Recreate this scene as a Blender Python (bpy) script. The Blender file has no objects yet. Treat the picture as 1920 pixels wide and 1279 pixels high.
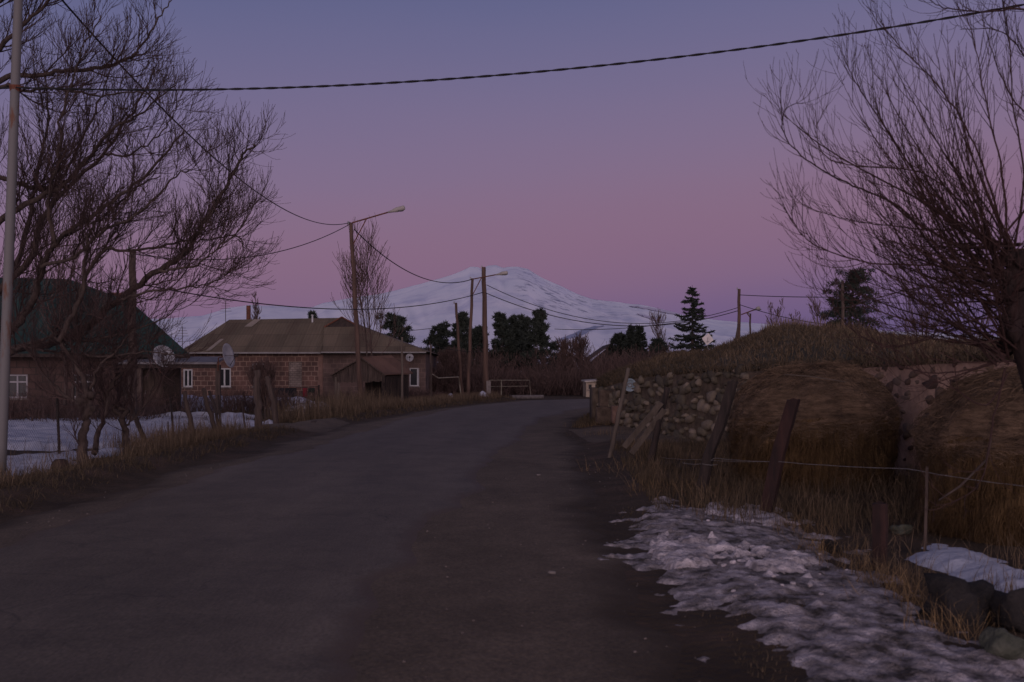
import bpy, math, random
from mathutils import Vector, Matrix, noise

# ------------------------------------------------------------ camera, sky, exposure
F, H, HOR = 1900.0, 1.6, 698.0          # focal length in photo pixels, eye height, horizon row
scn = bpy.context.scene
cam_d = bpy.data.cameras.new('camera'); cam = bpy.data.objects.new('camera', cam_d)
scn.collection.objects.link(cam); scn.camera = cam
cam.location = (0, 0, H); cam.rotation_euler = (math.radians(90), 0, 0)
cam_d.sensor_width = 36; cam_d.lens = F / 1920 * 36; cam_d.shift_y = (HOR - 639.5) / 1920
cam_d.clip_start = 0.1; cam_d.clip_end = 30000
cam_d.dof.use_dof = True; cam_d.dof.focus_distance = 48; cam_d.dof.aperture_fstop = 3.2

world = bpy.data.worlds.new('World'); scn.world = world; world.use_nodes = True
def build_world():
    nt = world.node_tree; N, L = nt.nodes, nt.links; N.clear()
    out = N.new('ShaderNodeOutputWorld'); bg = N.new('ShaderNodeBackground'); L.new(bg.outputs[0], out.inputs[0])
    tc = N.new('ShaderNodeTexCoord'); sep = N.new('ShaderNodeSeparateXYZ'); L.new(tc.outputs['Generated'], sep.inputs[0])
    def m(op, a, b=None, c=None):
        n = N.new('ShaderNodeMath'); n.operation = op
        for i, v in enumerate((a, b, c)):
            if v is None: continue
            if isinstance(v, (int, float)): n.inputs[i].default_value = v
            else: L.new(v, n.inputs[i])
        return n.outputs[0]
    # elevation with the belt sinking a little towards the right
    el = m('ADD', sep.outputs['Z'], m('MULTIPLY', sep.outputs['X'], -0.075))
    nz = N.new('ShaderNodeTexNoise'); nz.inputs['Scale'].default_value = 3.0; nz.inputs['Detail'].default_value = 3
    mp = N.new('ShaderNodeMapping'); mp.inputs['Scale'].default_value = (1, 1, 5); L.new(tc.outputs['Generated'], mp.inputs[0]); L.new(mp.outputs[0], nz.inputs['Vector'])
    el = m('ADD', el, m('MULTIPLY', m('SUBTRACT', nz.outputs[0], 0.5), 0.02))
    cr = N.new('ShaderNodeValToRGB'); L.new(el, cr.inputs[0]); cr.color_ramp.interpolation = 'B_SPLINE'
    def srgb(c): return tuple(((x / 255) / 12.92 if x <= 10 else ((x / 255 + 0.055) / 1.055) ** 2.4) for x in c) + (1,)
    stops = [(0.0, (92, 80, 122)), (0.040, (112, 92, 130)), (0.080, (129, 101, 129)), (0.13, (135, 105, 129)), (0.19, (130, 110, 138)),
             (0.27, (116, 108, 142)), (0.36, (94, 99, 138)), (0.50, (76, 84, 124)), (0.75, (58, 62, 90)), (1.0, (52, 55, 80))]
    e = cr.color_ramp.elements
    e[0].position, e[0].color = stops[0][0], srgb(stops[0][1]); e[1].position, e[1].color = 1.0, srgb(stops[-1][1])
    for p, c in stops[1:-1]:
        x = e.new(p); x.color = srgb(c)
    # afterglow low in the west, behind the camera
    w = m('MAXIMUM', m('MULTIPLY', sep.outputs['Y'], -1.0), 0.0)
    w = m('POWER', w, 1.2)
    g = m('MULTIPLY', w, m('POWER', 2.718, m('MULTIPLY', m('ABSOLUTE', sep.outputs['Z']), -3.4)))
    up = m('GREATER_THAN', sep.outputs['Z'], -0.02)
    g = m('MULTIPLY', g, up)
    gl = N.new('ShaderNodeMix'); gl.data_type = 'RGBA'; gl.blend_type = 'ADD'; gl.clamp_result = False
    gc = N.new('ShaderNodeVectorMath'); gc.operation = 'SCALE'; gc.inputs[0].default_value = WEST; L.new(g, gc.inputs['Scale'])
    gl.inputs[0].default_value = 1.0; L.new(cr.outputs[0], gl.inputs[6]); L.new(gc.outputs[0], gl.inputs[7])
    L.new(gl.outputs[2], bg.inputs[0]); bg.inputs[1].default_value = 1.0
WEST = (4.2, 3.25, 3.35)
build_world()
scn.view_settings.view_transform = 'Standard'; scn.view_settings.look = 'None'
scn.view_settings.exposure = 0; scn.view_settings.gamma = 1; scn.view_settings.use_curve_mapping = False

# ------------------------------------------------------------ helpers
R = random.Random(7)
COL = scn.collection
def P(px, py, Y): return Vector(((px - 960) / F * Y, Y, H + (HOR - py) / F * Y))
def GX(px, Y): return (px - 960) / F * Y
def GZ(py, Y): return H + (HOR - py) / F * Y
def lerp(a, b, t): return a + (b - a) * t
def interp(tab, x):
    if x <= tab[0][0]: return tab[0][1:]
    for a, b in zip(tab, tab[1:]):
        if x <= b[0]:
            t = (x - a[0]) / (b[0] - a[0]); return tuple(lerp(p, q, t) for p, q in zip(a[1:], b[1:]))
    return tab[-1][1:]
def ns(x, y, z=0.0, s=1.0): return noise.noise(Vector((x * s, y * s, z)))
def fbm(x, y, z=0.0, s=1.0, o=4): return noise.fractal(Vector((x * s, y * s, z)), 1.0, 2.0, o)

class MB:
    def __init__(self): self.v, self.f, self.m = [], [], []
    def add(self, vs, fs, mi=0):
        n = len(self.v); self.v.extend(vs)
        for f in fs: self.f.append(tuple(i + n for i in f)); self.m.append(mi)
    def box(self, c, s, rot=None, mi=0):
        c = Vector(c); hx, hy, hz = s[0] / 2, s[1] / 2, s[2] / 2
        vs = [Vector((x, y, z)) for x in (-hx, hx) for y in (-hy, hy) for z in (-hz, hz)]
        if rot is not None: vs = [rot @ v for v in vs]
        self.add([v + c for v in vs], [(0, 1, 3, 2), (4, 6, 7, 5), (0, 4, 5, 1), (2, 3, 7, 6), (0, 2, 6, 4), (1, 5, 7, 3)], mi)
    def span(self, a, b, mi=0):
        self.box([(p + q) / 2 for p, q in zip(a, b)], [abs(q - p) for p, q in zip(a, b)], None, mi)
    def tube(self, pts, rad, n=6, mi=0, cap=True):
        pts = [Vector(p) for p in pts]; k = len(pts)
        if not hasattr(rad, '__len__'): rad = [rad] * k
        vs = []; ref = None
        for i in range(k):
            d = (pts[min(i + 1, k - 1)] - pts[max(i - 1, 0)])
            if d.length < 1e-9: d = Vector((0, 0, 1))
            d.normalize()
            if ref is None: ref = d.orthogonal().normalized()
            else:
                ref = ref - d * ref.dot(d)
                ref = ref.normalized() if ref.length > 1e-6 else d.orthogonal().normalized()
            s = d.cross(ref)
            for j in range(n):
                a = 2 * math.pi * j / n
                vs.append(pts[i] + (ref * math.cos(a) + s * math.sin(a)) * rad[i])
        fs = [(i * n + j, i * n + (j + 1) % n, (i + 1) * n + (j + 1) % n, (i + 1) * n + j) for i in range(k - 1) for j in range(n)]
        if cap and n > 3: fs += [tuple(reversed(range(n))), tuple(range((k - 1) * n, k * n))]
        self.add(vs, fs, mi)
    def bar(self, a, b, w, d=None, mi=0):           # squared bar from a to b
        a, b = Vector(a), Vector(b); z = (b - a); l = z.length; z.normalize()
        x = Vector((1, 0, 0)) - z * z.x; x = x.normalized() if x.length > 1e-3 else Vector((0, 1, 0)); y = z.cross(x)
        self.box((a + b) / 2, (w, d or w, l), Matrix((x, y, z)).transposed(), mi)
    def lump(self, c, s, sub=2, amp=0.2, seed=0, mi=0, rot=0.0):
        vs, fs = ICO[sub]; out = []; c = Vector(c); cr, sr = math.cos(rot), math.sin(rot)
        for v in vs:
            r = 1 + amp * noise.noise(v * 1.6 + Vector((seed * 3.1, seed * 1.7, 0))) + amp * 0.5 * noise.noise(v * 4 + Vector((seed, 0, 5)))
            q = Vector((v.x * s[0], v.y * s[1], v.z * s[2])) * r
            out.append(c + Vector((q.x * cr - q.y * sr, q.x * sr + q.y * cr, q.z)))
        self.add(out, fs, mi)
    def rubble(self, c, s, seed=0, mi=0, rot=0.0, k=0.65, amp=0.35, sub=2):
        vs, fs = ICO[sub]; out = []; c = Vector(c); rr = random.Random(seed); M = Matrix.Rotation(rr.uniform(-.35, .35), 3, 'Y') @ Matrix.Rotation(rr.uniform(-.3, .3), 3, 'X'); cr, sr = math.cos(rot), math.sin(rot); off = Vector((seed * 1.3 % 50, seed * .7 % 40, 0))
        for v in vs:
            m = max(abs(v.x), abs(v.y), abs(v.z)); q = v / m ** k * (1 + amp * noise.noise(v * 1.3 + off) + .12 * noise.noise(v * 4 + off) + (.10 * noise.noise(v * 9 + off) if sub > 2 else 0)); q = M @ Vector((q.x * s[0], q.y * s[1], q.z * s[2])); out.append(c + Vector((q.x * cr - q.y * sr, q.x * sr + q.y * cr, q.z)))
        self.add(out, fs, mi)
    def build(self, name, mats, parent=None, smooth=False):
        me = bpy.data.meshes.new(name); me.from_pydata([tuple(v) for v in self.v], [], self.f)
        if not isinstance(mats, (list, tuple)): mats = [mats]
        for m in mats: me.materials.append(m)
        if len(mats) > 1: me.polygons.foreach_set('material_index', self.m)
        if smooth: me.polygons.foreach_set('use_smooth', [True] * len(me.polygons))
        me.update(); o = bpy.data.objects.new(name, me); COL.objects.link(o)
        if parent: o.parent = parent; o.matrix_parent_inverse = Matrix.Translation(-parent.location) if not parent.type == 'MESH' else Matrix.Identity(4)
        return o
def make_ico(sub):
    import bmesh
    bm = bmesh.new(); bmesh.ops.create_icosphere(bm, subdivisions=sub, radius=1)
    r = ([v.co.copy() for v in bm.verts], [tuple(x.index for x in f.verts) for f in bm.faces]); bm.free(); return r
ICO = {1: make_ico(1), 2: make_ico(2), 3: make_ico(3)}
def tag(o, label=None, cat=None, group=None, kind=None):
    if label: o['label'] = label
    if cat: o['category'] = cat
    if group: o['group'] = group
    if kind: o['kind'] = kind
    return o
def thing(name, loc, label, cat, group=None):
    o = bpy.data.objects.new(name, None); COL.objects.link(o); o.location = loc; o.empty_display_size = 0.2
    return tag(o, label, cat, group)

# ------------------------------------------------------------ materials
MATS = {}
def mat(name, c1, c2=None, scale=4.0, rough=0.85, bump=0.0, bscale=None, stretch=(1, 1, 1), detail=6, spec=0.3, island=0.0, c3=None, metal=0.0, lo=0.35, hi=0.65, coord='Object'):
    if name in MATS: return MATS[name]
    m = bpy.data.materials.new(name); m.use_nodes = True; nt = m.node_tree; N, L = nt.nodes, nt.links
    b = N['Principled BSDF']; b.inputs['Roughness'].default_value = rough; b.inputs['Specular IOR Level'].default_value = spec; b.inputs['Metallic'].default_value = metal
    tc = N.new('ShaderNodeTexCoord'); mp = N.new('ShaderNodeMapping'); mp.inputs['Scale'].default_value = stretch
    L.new(tc.outputs[coord], mp.inputs[0])
    nz = N.new('ShaderNodeTexNoise'); nz.inputs['Scale'].default_value = scale; nz.inputs['Detail'].default_value = detail; nz.inputs['Roughness'].default_value = 0.65
    L.new(mp.outputs[0], nz.inputs['Vector'])
    cr = N.new('ShaderNodeValToRGB'); e = cr.color_ramp.elements
    e[0].position, e[1].position = lo, hi; e[0].color = (*c1, 1); e[1].color = (*(c2 or c1), 1)
    if c3: x = e.new((lo + hi) / 2); x.color = (*c3, 1)
    fac = nz.outputs[0]
    if island:
        g = N.new('ShaderNodeNewGeometry'); mx = N.new('ShaderNodeMix'); mx.data_type = 'FLOAT'; mx.inputs[0].default_value = island
        L.new(nz.outputs[0], mx.inputs[2]); 
        mr = N.new('ShaderNodeMapRange'); mr.inputs[3].default_value = lo - 0.05; mr.inputs[4].default_value = hi + 0.05
        L.new(g.outputs['Random Per Island'], mr.inputs[0]); L.new(mr.outputs[0], mx.inputs[3]); fac = mx.outputs[0]
    L.new(fac, cr.inputs[0]); L.new(cr.outputs[0], b.inputs['Base Color'])
    if bump:
        n2 = N.new('ShaderNodeTexNoise'); n2.inputs['Scale'].default_value = bscale or scale * 4; n2.inputs['Detail'].default_value = 8; L.new(mp.outputs[0], n2.inputs['Vector'])
        bp = N.new('ShaderNodeBump'); bp.inputs['Strength'].default_value = min(1, bump); bp.inputs['Distance'].default_value = 0.03 * max(1, bump); L.new(n2.outputs[0], bp.inputs['Height']); L.new(bp.outputs[0], b.inputs['Normal'])
    MATS[name] = m; return m

def brick_mat(name, b1, b2, mortar, w=0.38, h=0.28, ms=0.035, bump=0.5):
    m = bpy.data.materials.new(name); m.use_nodes = True; nt = m.node_tree; N, L = nt.nodes, nt.links; b = N['Principled BSDF']; b.inputs['Roughness'].default_value = 0.9
    tc = N.new('ShaderNodeTexCoord'); sp = N.new('ShaderNodeSeparateXYZ'); L.new(tc.outputs['Object'], sp.inputs[0])
    ad = N.new('ShaderNodeMath'); L.new(sp.outputs[0], ad.inputs[0]); L.new(sp.outputs[1], ad.inputs[1])
    nz0 = N.new('ShaderNodeTexNoise'); nz0.inputs['Scale'].default_value = 2.2; L.new(tc.outputs['Object'], nz0.inputs['Vector'])
    wob = N.new('ShaderNodeMath'); wob.operation = 'MULTIPLY_ADD'; wob.inputs[1].default_value = 0.10; L.new(nz0.outputs[0], wob.inputs[0]); L.new(sp.outputs[2], wob.inputs[2])
    cb = N.new('ShaderNodeCombineXYZ'); L.new(ad.outputs[0], cb.inputs[0]); L.new(wob.outputs[0], cb.inputs[1])
    br = N.new('ShaderNodeTexBrick'); br.inputs['Scale'].default_value = 1; br.inputs['Brick Width'].default_value = w; br.inputs['Row Height'].default_value = h; br.inputs['Mortar Size'].default_value = ms; br.inputs['Mortar Smooth'].default_value = 0.2
    br.inputs['Color1'].default_value = (*b1, 1); br.inputs['Color2'].default_value = (*b2, 1); br.inputs['Mortar'].default_value = (*mortar, 1); L.new(cb.outputs[0], br.inputs['Vector'])
    nz = N.new('ShaderNodeTexNoise'); nz.inputs['Scale'].default_value = 0.9; nz.inputs['Detail'].default_value = 7; L.new(tc.outputs['Object'], nz.inputs['Vector'])
    cr = N.new('ShaderNodeValToRGB'); cr.color_ramp.elements[0].position = 0.3; cr.color_ramp.elements[1].position = 0.7; cr.color_ramp.elements[0].color = (0.45, 0.42, 0.4, 1); cr.color_ramp.elements[1].color = (1.2, 1.15, 1.1, 1); L.new(nz.outputs[0], cr.inputs[0])
    n4 = N.new('ShaderNodeTexNoise'); n4.inputs['Scale'].default_value = 0.7; n4.inputs['Detail'].default_value = 6; L.new(tc.outputs['Object'], n4.inputs['Vector']); mr4 = N.new('ShaderNodeMapRange'); mr4.inputs[1].default_value = .48; mr4.inputs[2].default_value = .66; mr4.inputs[4].default_value = .75; L.new(n4.outputs[0], mr4.inputs[0])
    m4 = N.new('ShaderNodeMix'); m4.data_type = 'RGBA'; L.new(mr4.outputs[0], m4.inputs[0]); L.new(br.outputs[0], m4.inputs[6]); m4.inputs[7].default_value = (*[(p + q) / 2 * 1.15 for p, q in zip(b1, b2)], 1)
    mx = N.new('ShaderNodeMix'); mx.data_type = 'RGBA'; mx.blend_type = 'MULTIPLY'; mx.inputs[0].default_value = 1; L.new(m4.outputs[2], mx.inputs[6]); L.new(cr.outputs[0], mx.inputs[7]); L.new(mx.outputs[2], b.inputs['Base Color'])
    bp = N.new('ShaderNodeBump'); bp.inputs['Strength'].default_value = bump; bp.inputs['Distance'].default_value = 0.03; L.new(br.outputs[1], bp.inputs['Height']); L.new(bp.outputs[0], b.inputs['Normal'])
    MATS[name] = m; return m

def corrugated(name, c1, c2, per=0.16, axis=0, patch=1.5, rough=0.8, c3=None):
    m = mat(name, c1, c2, scale=patch, rough=rough, stretch=(1, 0.35, 0.35), c3=c3, lo=0.3, hi=0.7)
    nt = m.node_tree; N, L = nt.nodes, nt.links; b = N['Principled BSDF']
    src = b.inputs['Base Color'].links[0].from_socket; t0 = N.new('ShaderNodeTexCoord'); sp = N.new('ShaderNodeSeparateXYZ'); L.new(t0.outputs['Object'], sp.inputs[0]); cb = N.new('ShaderNodeCombineXYZ'); L.new(sp.outputs[axis], cb.inputs[0]); L.new(sp.outputs[2], cb.inputs[1])
    br = N.new('ShaderNodeTexBrick'); br.inputs['Scale'].default_value = 1; br.inputs['Brick Width'].default_value = 1.05; br.inputs['Row Height'].default_value = 0.78; br.inputs['Mortar Size'].default_value = 0.012; br.offset = 0.0
    for nm, v in (('Color1', .72), ('Color2', 1.12), ('Mortar', .5)): br.inputs[nm].default_value = (v, v, v, 1)
    L.new(cb.outputs[0], br.inputs['Vector']); mx = N.new('ShaderNodeMix'); mx.data_type = 'RGBA'; mx.blend_type = 'MULTIPLY'; mx.inputs[0].default_value = 0.8; L.new(src, mx.inputs[6]); L.new(br.outputs[0], mx.inputs[7]); L.new(mx.outputs[2], b.inputs['Base Color'])
    tc = N.new('ShaderNodeTexCoord'); w = N.new('ShaderNodeTexWave'); w.bands_direction = 'XYZ'[axis]; w.inputs['Scale'].default_value = 0.314 / per; L.new(tc.outputs['Object'], w.inputs[0])
    bp = N.new('ShaderNodeBump'); bp.inputs['Strength'].default_value = 0.8; bp.inputs['Distance'].default_value = 0.03; L.new(w.outputs[1], bp.inputs['Height']); L.new(bp.outputs[0], b.inputs['Normal'])
    return m

M_glass = mat('window_glass', (0.015, 0.016, 0.02), rough=0.25, spec=0.25)
M_white = mat('white_paint', (0.42, 0.42, 0.43), (0.32, 0.32, 0.33), rough=0.6)
M_bark = mat('bark', (0.032, 0.023, 0.021), (0.075, 0.054, 0.046), scale=14, stretch=(1, 1, 0.3), rough=0.95, bump=0.6)
M_twig = mat('willow_twigs', (0.034, 0.021, 0.020), (0.070, 0.043, 0.039), scale=2, rough=0.9, island=0.8)
M_redtwig = mat('red_willow_twigs', (0.024, 0.012, 0.011), (0.048, 0.023, 0.020), scale=2, rough=0.85, island=0.8)
M_shrub = mat('shrub_twigs', (0.055, 0.036, 0.032), (0.125, 0.080, 0.068), scale=2, rough=0.95, island=0.8)
M_wood = mat('weathered_wood', (0.038, 0.028, 0.024), (0.085, 0.062, 0.052), scale=10, stretch=(1, 1, 0.12), rough=0.95, bump=0.5)
M_polewood = mat('brown_pole_wood', (0.050, 0.031, 0.025), (0.11, 0.068, 0.052), scale=9, stretch=(1, 1, 0.08), rough=0.9, bump=0.4)
M_darkwood = mat('dark_wood', (0.018, 0.014, 0.013), (0.045, 0.032, 0.028), scale=8, stretch=(1, 1, 0.15), rough=0.95, bump=0.5)
M_palewood = mat('pale_wood', (0.07, 0.056, 0.045), (0.125, 0.10, 0.082), scale=8, stretch=(1, 1, 0.1), rough=0.9, bump=0.3)
M_rust = mat('rusty_iron', (0.06, 0.025, 0.016), (0.14, 0.05, 0.03), scale=6, rough=0.85, bump=0.4)
M_concrete = mat('concrete', (0.11, 0.095, 0.09), (0.20, 0.175, 0.165), scale=5, rough=0.95, bump=0.4)
M_greypaint = mat('grey_paint_rust', (0.11, 0.05, 0.03), (0.125, 0.12, 0.12), scale=2.2, stretch=(2, 2, 0.5), rough=0.6, lo=0.36, hi=0.44)
M_cable = mat('cable_rubber', (0.008, 0.008, 0.010), (0.014, 0.013, 0.015), rough=0.7)
M_wire = mat('galvanised_wire', (0.12, 0.11, 0.11), (0.2, 0.19, 0.19), scale=8, rough=0.5)
M_pipe = mat('pale_gas_pipe', (0.13, 0.11, 0.08), (0.22, 0.20, 0.16), scale=3, rough=0.6)
M_dish = mat('dish_white', (0.20, 0.20, 0.22), (0.30, 0.30, 0.32), scale=5, rough=0.5)
M_snow = mat('clean_snow', (0.36, 0.38, 0.47), (0.48, 0.50, 0.58), scale=3, rough=0.75, bump=0.5, bscale=25)
M_ndl = mat('conifer_needles', (0.014, 0.020, 0.016), (0.042, 0.050, 0.038), scale=1.5, rough=0.9, island=0.7)
M_grass = mat('dry_grass', (0.050, 0.034, 0.020), (0.21, 0.145, 0.090), scale=1.2, rough=0.9, island=0.7)
M_grassdk = mat('dull_grass', (0.030, 0.024, 0.014), (0.115, 0.082, 0.052), scale=0.8, rough=0.95, island=0.6)
M_reed = mat('orange_dry_weeds', (0.046, 0.033, 0.021), (0.165, 0.118, 0.078), scale=1.5, rough=0.9, island=0.7)
# ------------------------------------------------------------ ground and road
ROAD = [  # Y, left dirt edge, left asphalt edge, right asphalt edge, right dirt edge
    (-8, -5.4, -4.7, -1.3, 0.8), (5, -5.4, -4.7, -0.80, 1.0), (7.7, -5.4, -4.7, -0.66, 1.0), (11.6, -5.4, -4.7, -0.5, 0.95), (16, -5.5, -4.7, -0.30, 1.15),
    (20, -5.4, -4.6, -0.12, 1.3), (25, -5.3, -4.3, 0.15, 1.6), (30, -5.1, -4.0, 0.60, 1.9), (35, -4.75, -3.7, 1.2, 2.6), (40, -4.0, -3.2, 2.0, 3.3),
    (45, -3.1, -2.5, 3.2, 4.5), (50, -2.1, -1.5, 4.8, 6.4), (54, -1.0, -0.3, 7.8, 9.5), (58, 0.4, 1.0, 13, 15)]
def road_at(Y): return interp(ROAD, Y)
def gz(x, y):
    """height of the open ground"""
    base = 0.05 * fbm(x, y, 3.3, 0.35, 4) + 0.02 * ns(x, y, 9, 2.2)
    if -10 < y < 61:
        l, la, ra, r = road_at(y)
        if y > 57: r = 60
        if l - 0.15 < x < r + 0.15: return -0.03
        d = (l - x) if x < l else (x - r)
        k = min(1, (d - 0.15) / 0.6)
        if x < l:
            bank = 0.14 * math.exp(-((d - 0.8) / 0.7) ** 2) + (-0.10 if y < 36 else 0.04) * min(1, max(0, d - 1.2) / 2)
        else:
            bank = 0.03
            if y < 12.5: bank += -0.10 * min(1, max(0, d - 0.6) / 1.5)
        return lerp(-0.03, base + bank, k)
    return base - 0.02
def ground():
    def axis(lo, hi, fine_lo, fine_hi, step, grow=1.12):
        a = []; x = fine_lo
        while x < fine_hi: a.append(x); x += step
        s = step; 
        while x < hi: a.append(x); s *= grow; x += s
        a.append(hi); x = fine_lo; s = step; b = []
        while x > lo: s *= grow; x -= s; b.append(max(x, lo))
        return b[::-1] + a
    xs = axis(-2600, 2600, -15, 12, 0.24); ys = axis(-60, 1700, 1.5, 62, 0.28)
    mb = MB(); nx = len(xs)
    for y in ys:
        for x in xs: mb.v.append((x, y, gz(x, y) if y < 400 and abs(x) < 300 else -0.02))
    for j in range(len(ys) - 1):
        for i in range(nx - 1): mb.f.append((j * nx + i, j * nx + i + 1, (j + 1) * nx + i + 1, (j + 1) * nx + i)); mb.m.append(0)
    m = mat('dark_soil', (0.028, 0.018, 0.011), (0.095, 0.058, 0.040), scale=1.4, detail=12, rough=1, bump=1.3, bscale=14, c3=(0.050, 0.034, 0.020), lo=0.3, hi=0.72)
    return tag(mb.build('ground', m, smooth=True), kind='structure')
ground()
def strip(name, ca, cb, z, m, y0=-8, y1=58, step=0.22, jit=0.12, n=8, seed=0, fade=0.6):
    mb = MB(); Y = y0; rows = 0; ed = []
    while Y <= y1:
        r = road_at(Y); w1, w2 = [jit * (0.5 * fbm(Y, s, 1, 0.16, 2) + 0.30 * fbm(Y, s, 4, 1.1, 5)) for s in (seed, seed + 9)]; a, b = r[ca] + w1, r[cb] + w2
        for i in range(n + 1):
            t = i / n; t = t - 0.12 * math.sin(2 * math.pi * t) ; x = lerp(a, b, t); mb.v.append((x, Y, z + 0.012 * ns(x, Y, 2, 0.5) + (0.03 * (1 - (2 * t - 1) ** 2) if name == 'road' else 0)))
            e_ = min(1, min(x - a, b - x) / fade); ed.append(e_); mb.v[-1] = (x, Y, mb.v[-1][2] - (1 - min(1, e_ / 0.5)) * (0.021 if name == 'road' else 0.024))
        if rows:
            for i in range(n):
                k = (rows - 1) * (n + 1) + i; mb.f.append((k, k + 1, k + n + 2, k + n + 1)); mb.m.append(0)
        rows += 1; Y += step
    o = mb.build(name, m, smooth=True); at = o.data.attributes.new('inward', 'FLOAT', 'POINT'); at.data.foreach_set('value', ed); at = o.data.attributes.new('across', 'FLOAT', 'POINT'); at.data.foreach_set('value', [(i % (n + 1)) / n for i in range(len(ed))]); return tag(o, kind='structure')
def dusty_edge(m, col, wob=0.8):
    """loose dirt creeping over the margin of a sheet"""
    nt = m.node_tree; N, L = nt.nodes, nt.links; b = N['Principled BSDF']; src = b.inputs['Base Color'].links[0].from_socket
    at = N.new('ShaderNodeAttribute'); at.attribute_name = 'inward'; tc = N.new('ShaderNodeTexCoord'); nz = N.new('ShaderNodeTexNoise'); nz.inputs['Scale'].default_value = 2.2; nz.inputs['Detail'].default_value = 9; L.new(tc.outputs['Object'], nz.inputs['Vector'])
    ma = N.new('ShaderNodeMath'); ma.operation = 'MULTIPLY_ADD'; ma.inputs[1].default_value = wob; L.new(nz.outputs[0], ma.inputs[0]); L.new(at.outputs['Fac'], ma.inputs[2])
    mr = N.new('ShaderNodeMapRange'); mr.interpolation_type = 'SMOOTHSTEP'; mr.inputs[1].default_value = 0.25 + wob * .3; mr.inputs[2].default_value = 0.75 + wob * .5; L.new(ma.outputs[0], mr.inputs[0])
    mx = N.new('ShaderNodeMix'); mx.data_type = 'RGBA'; L.new(mr.outputs[0], mx.inputs[0]); mx.inputs[6].default_value = (*col, 1); L.new(src, mx.inputs[7]); L.new(mx.outputs[2], b.inputs['Base Color'])
M_dirt = mat('roadside_dirt', (0.080, 0.060, 0.041), (0.148, 0.111, 0.079), scale=0.7, detail=10, stretch=(1, 0.45, 1), rough=0.95, bump=0.5, bscale=30, lo=0.3, hi=0.7)
M_road = mat('worn_asphalt', (0.088, 0.070, 0.053), (0.140, 0.112, 0.085), scale=0.55, detail=12, stretch=(1.6, 0.25, 1), rough=0.75, bump=0.35, bscale=40, spec=0.35, lo=0.3, hi=0.72)
def road_detail(m):
    """fine aggregate, cracks and patches in the asphalt colour"""
    nt = m.node_tree; N, L = nt.nodes, nt.links; b = N['Principled BSDF']; src = b.inputs['Base Color'].links[0].from_socket
    tc = N.new('ShaderNodeTexCoord')
    def mul(src, fac_sock, lo, hi, c0, c1):
        cr = N.new('ShaderNodeValToRGB'); cr.color_ramp.elements[0].position = lo; cr.color_ramp.elements[1].position = hi; cr.color_ramp.elements[0].color = (c0, c0, c0, 1); cr.color_ramp.elements[1].color = (c1, c1, c1, 1)
        L.new(fac_sock, cr.inputs[0]); mx = N.new('ShaderNodeMix'); mx.data_type = 'RGBA'; mx.blend_type = 'MULTIPLY'; mx.inputs[0].default_value = 1; L.new(src, mx.inputs[6]); L.new(cr.outputs[0], mx.inputs[7]); return mx.outputs[2]
    n1 = N.new('ShaderNodeTexNoise'); n1.inputs['Scale'].default_value = 45; n1.inputs['Detail'].default_value = 3; L.new(tc.outputs['Object'], n1.inputs['Vector'])
    src = mul(src, n1.outputs[0], 0.32, 0.68, 0.72, 1.25)
    n3 = N.new('ShaderNodeTexNoise'); n3.inputs['Scale'].default_value = 1.3; n3.inputs['Detail'].default_value = 8; n3.inputs['Roughness'].default_value = 0.8; L.new(tc.outputs['Object'], n3.inputs['Vector'])
    src = mul(src, n3.outputs[0], 0.36, 0.62, 0.76, 1.12)
    L.new(src, b.inputs['Base Color'])
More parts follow.
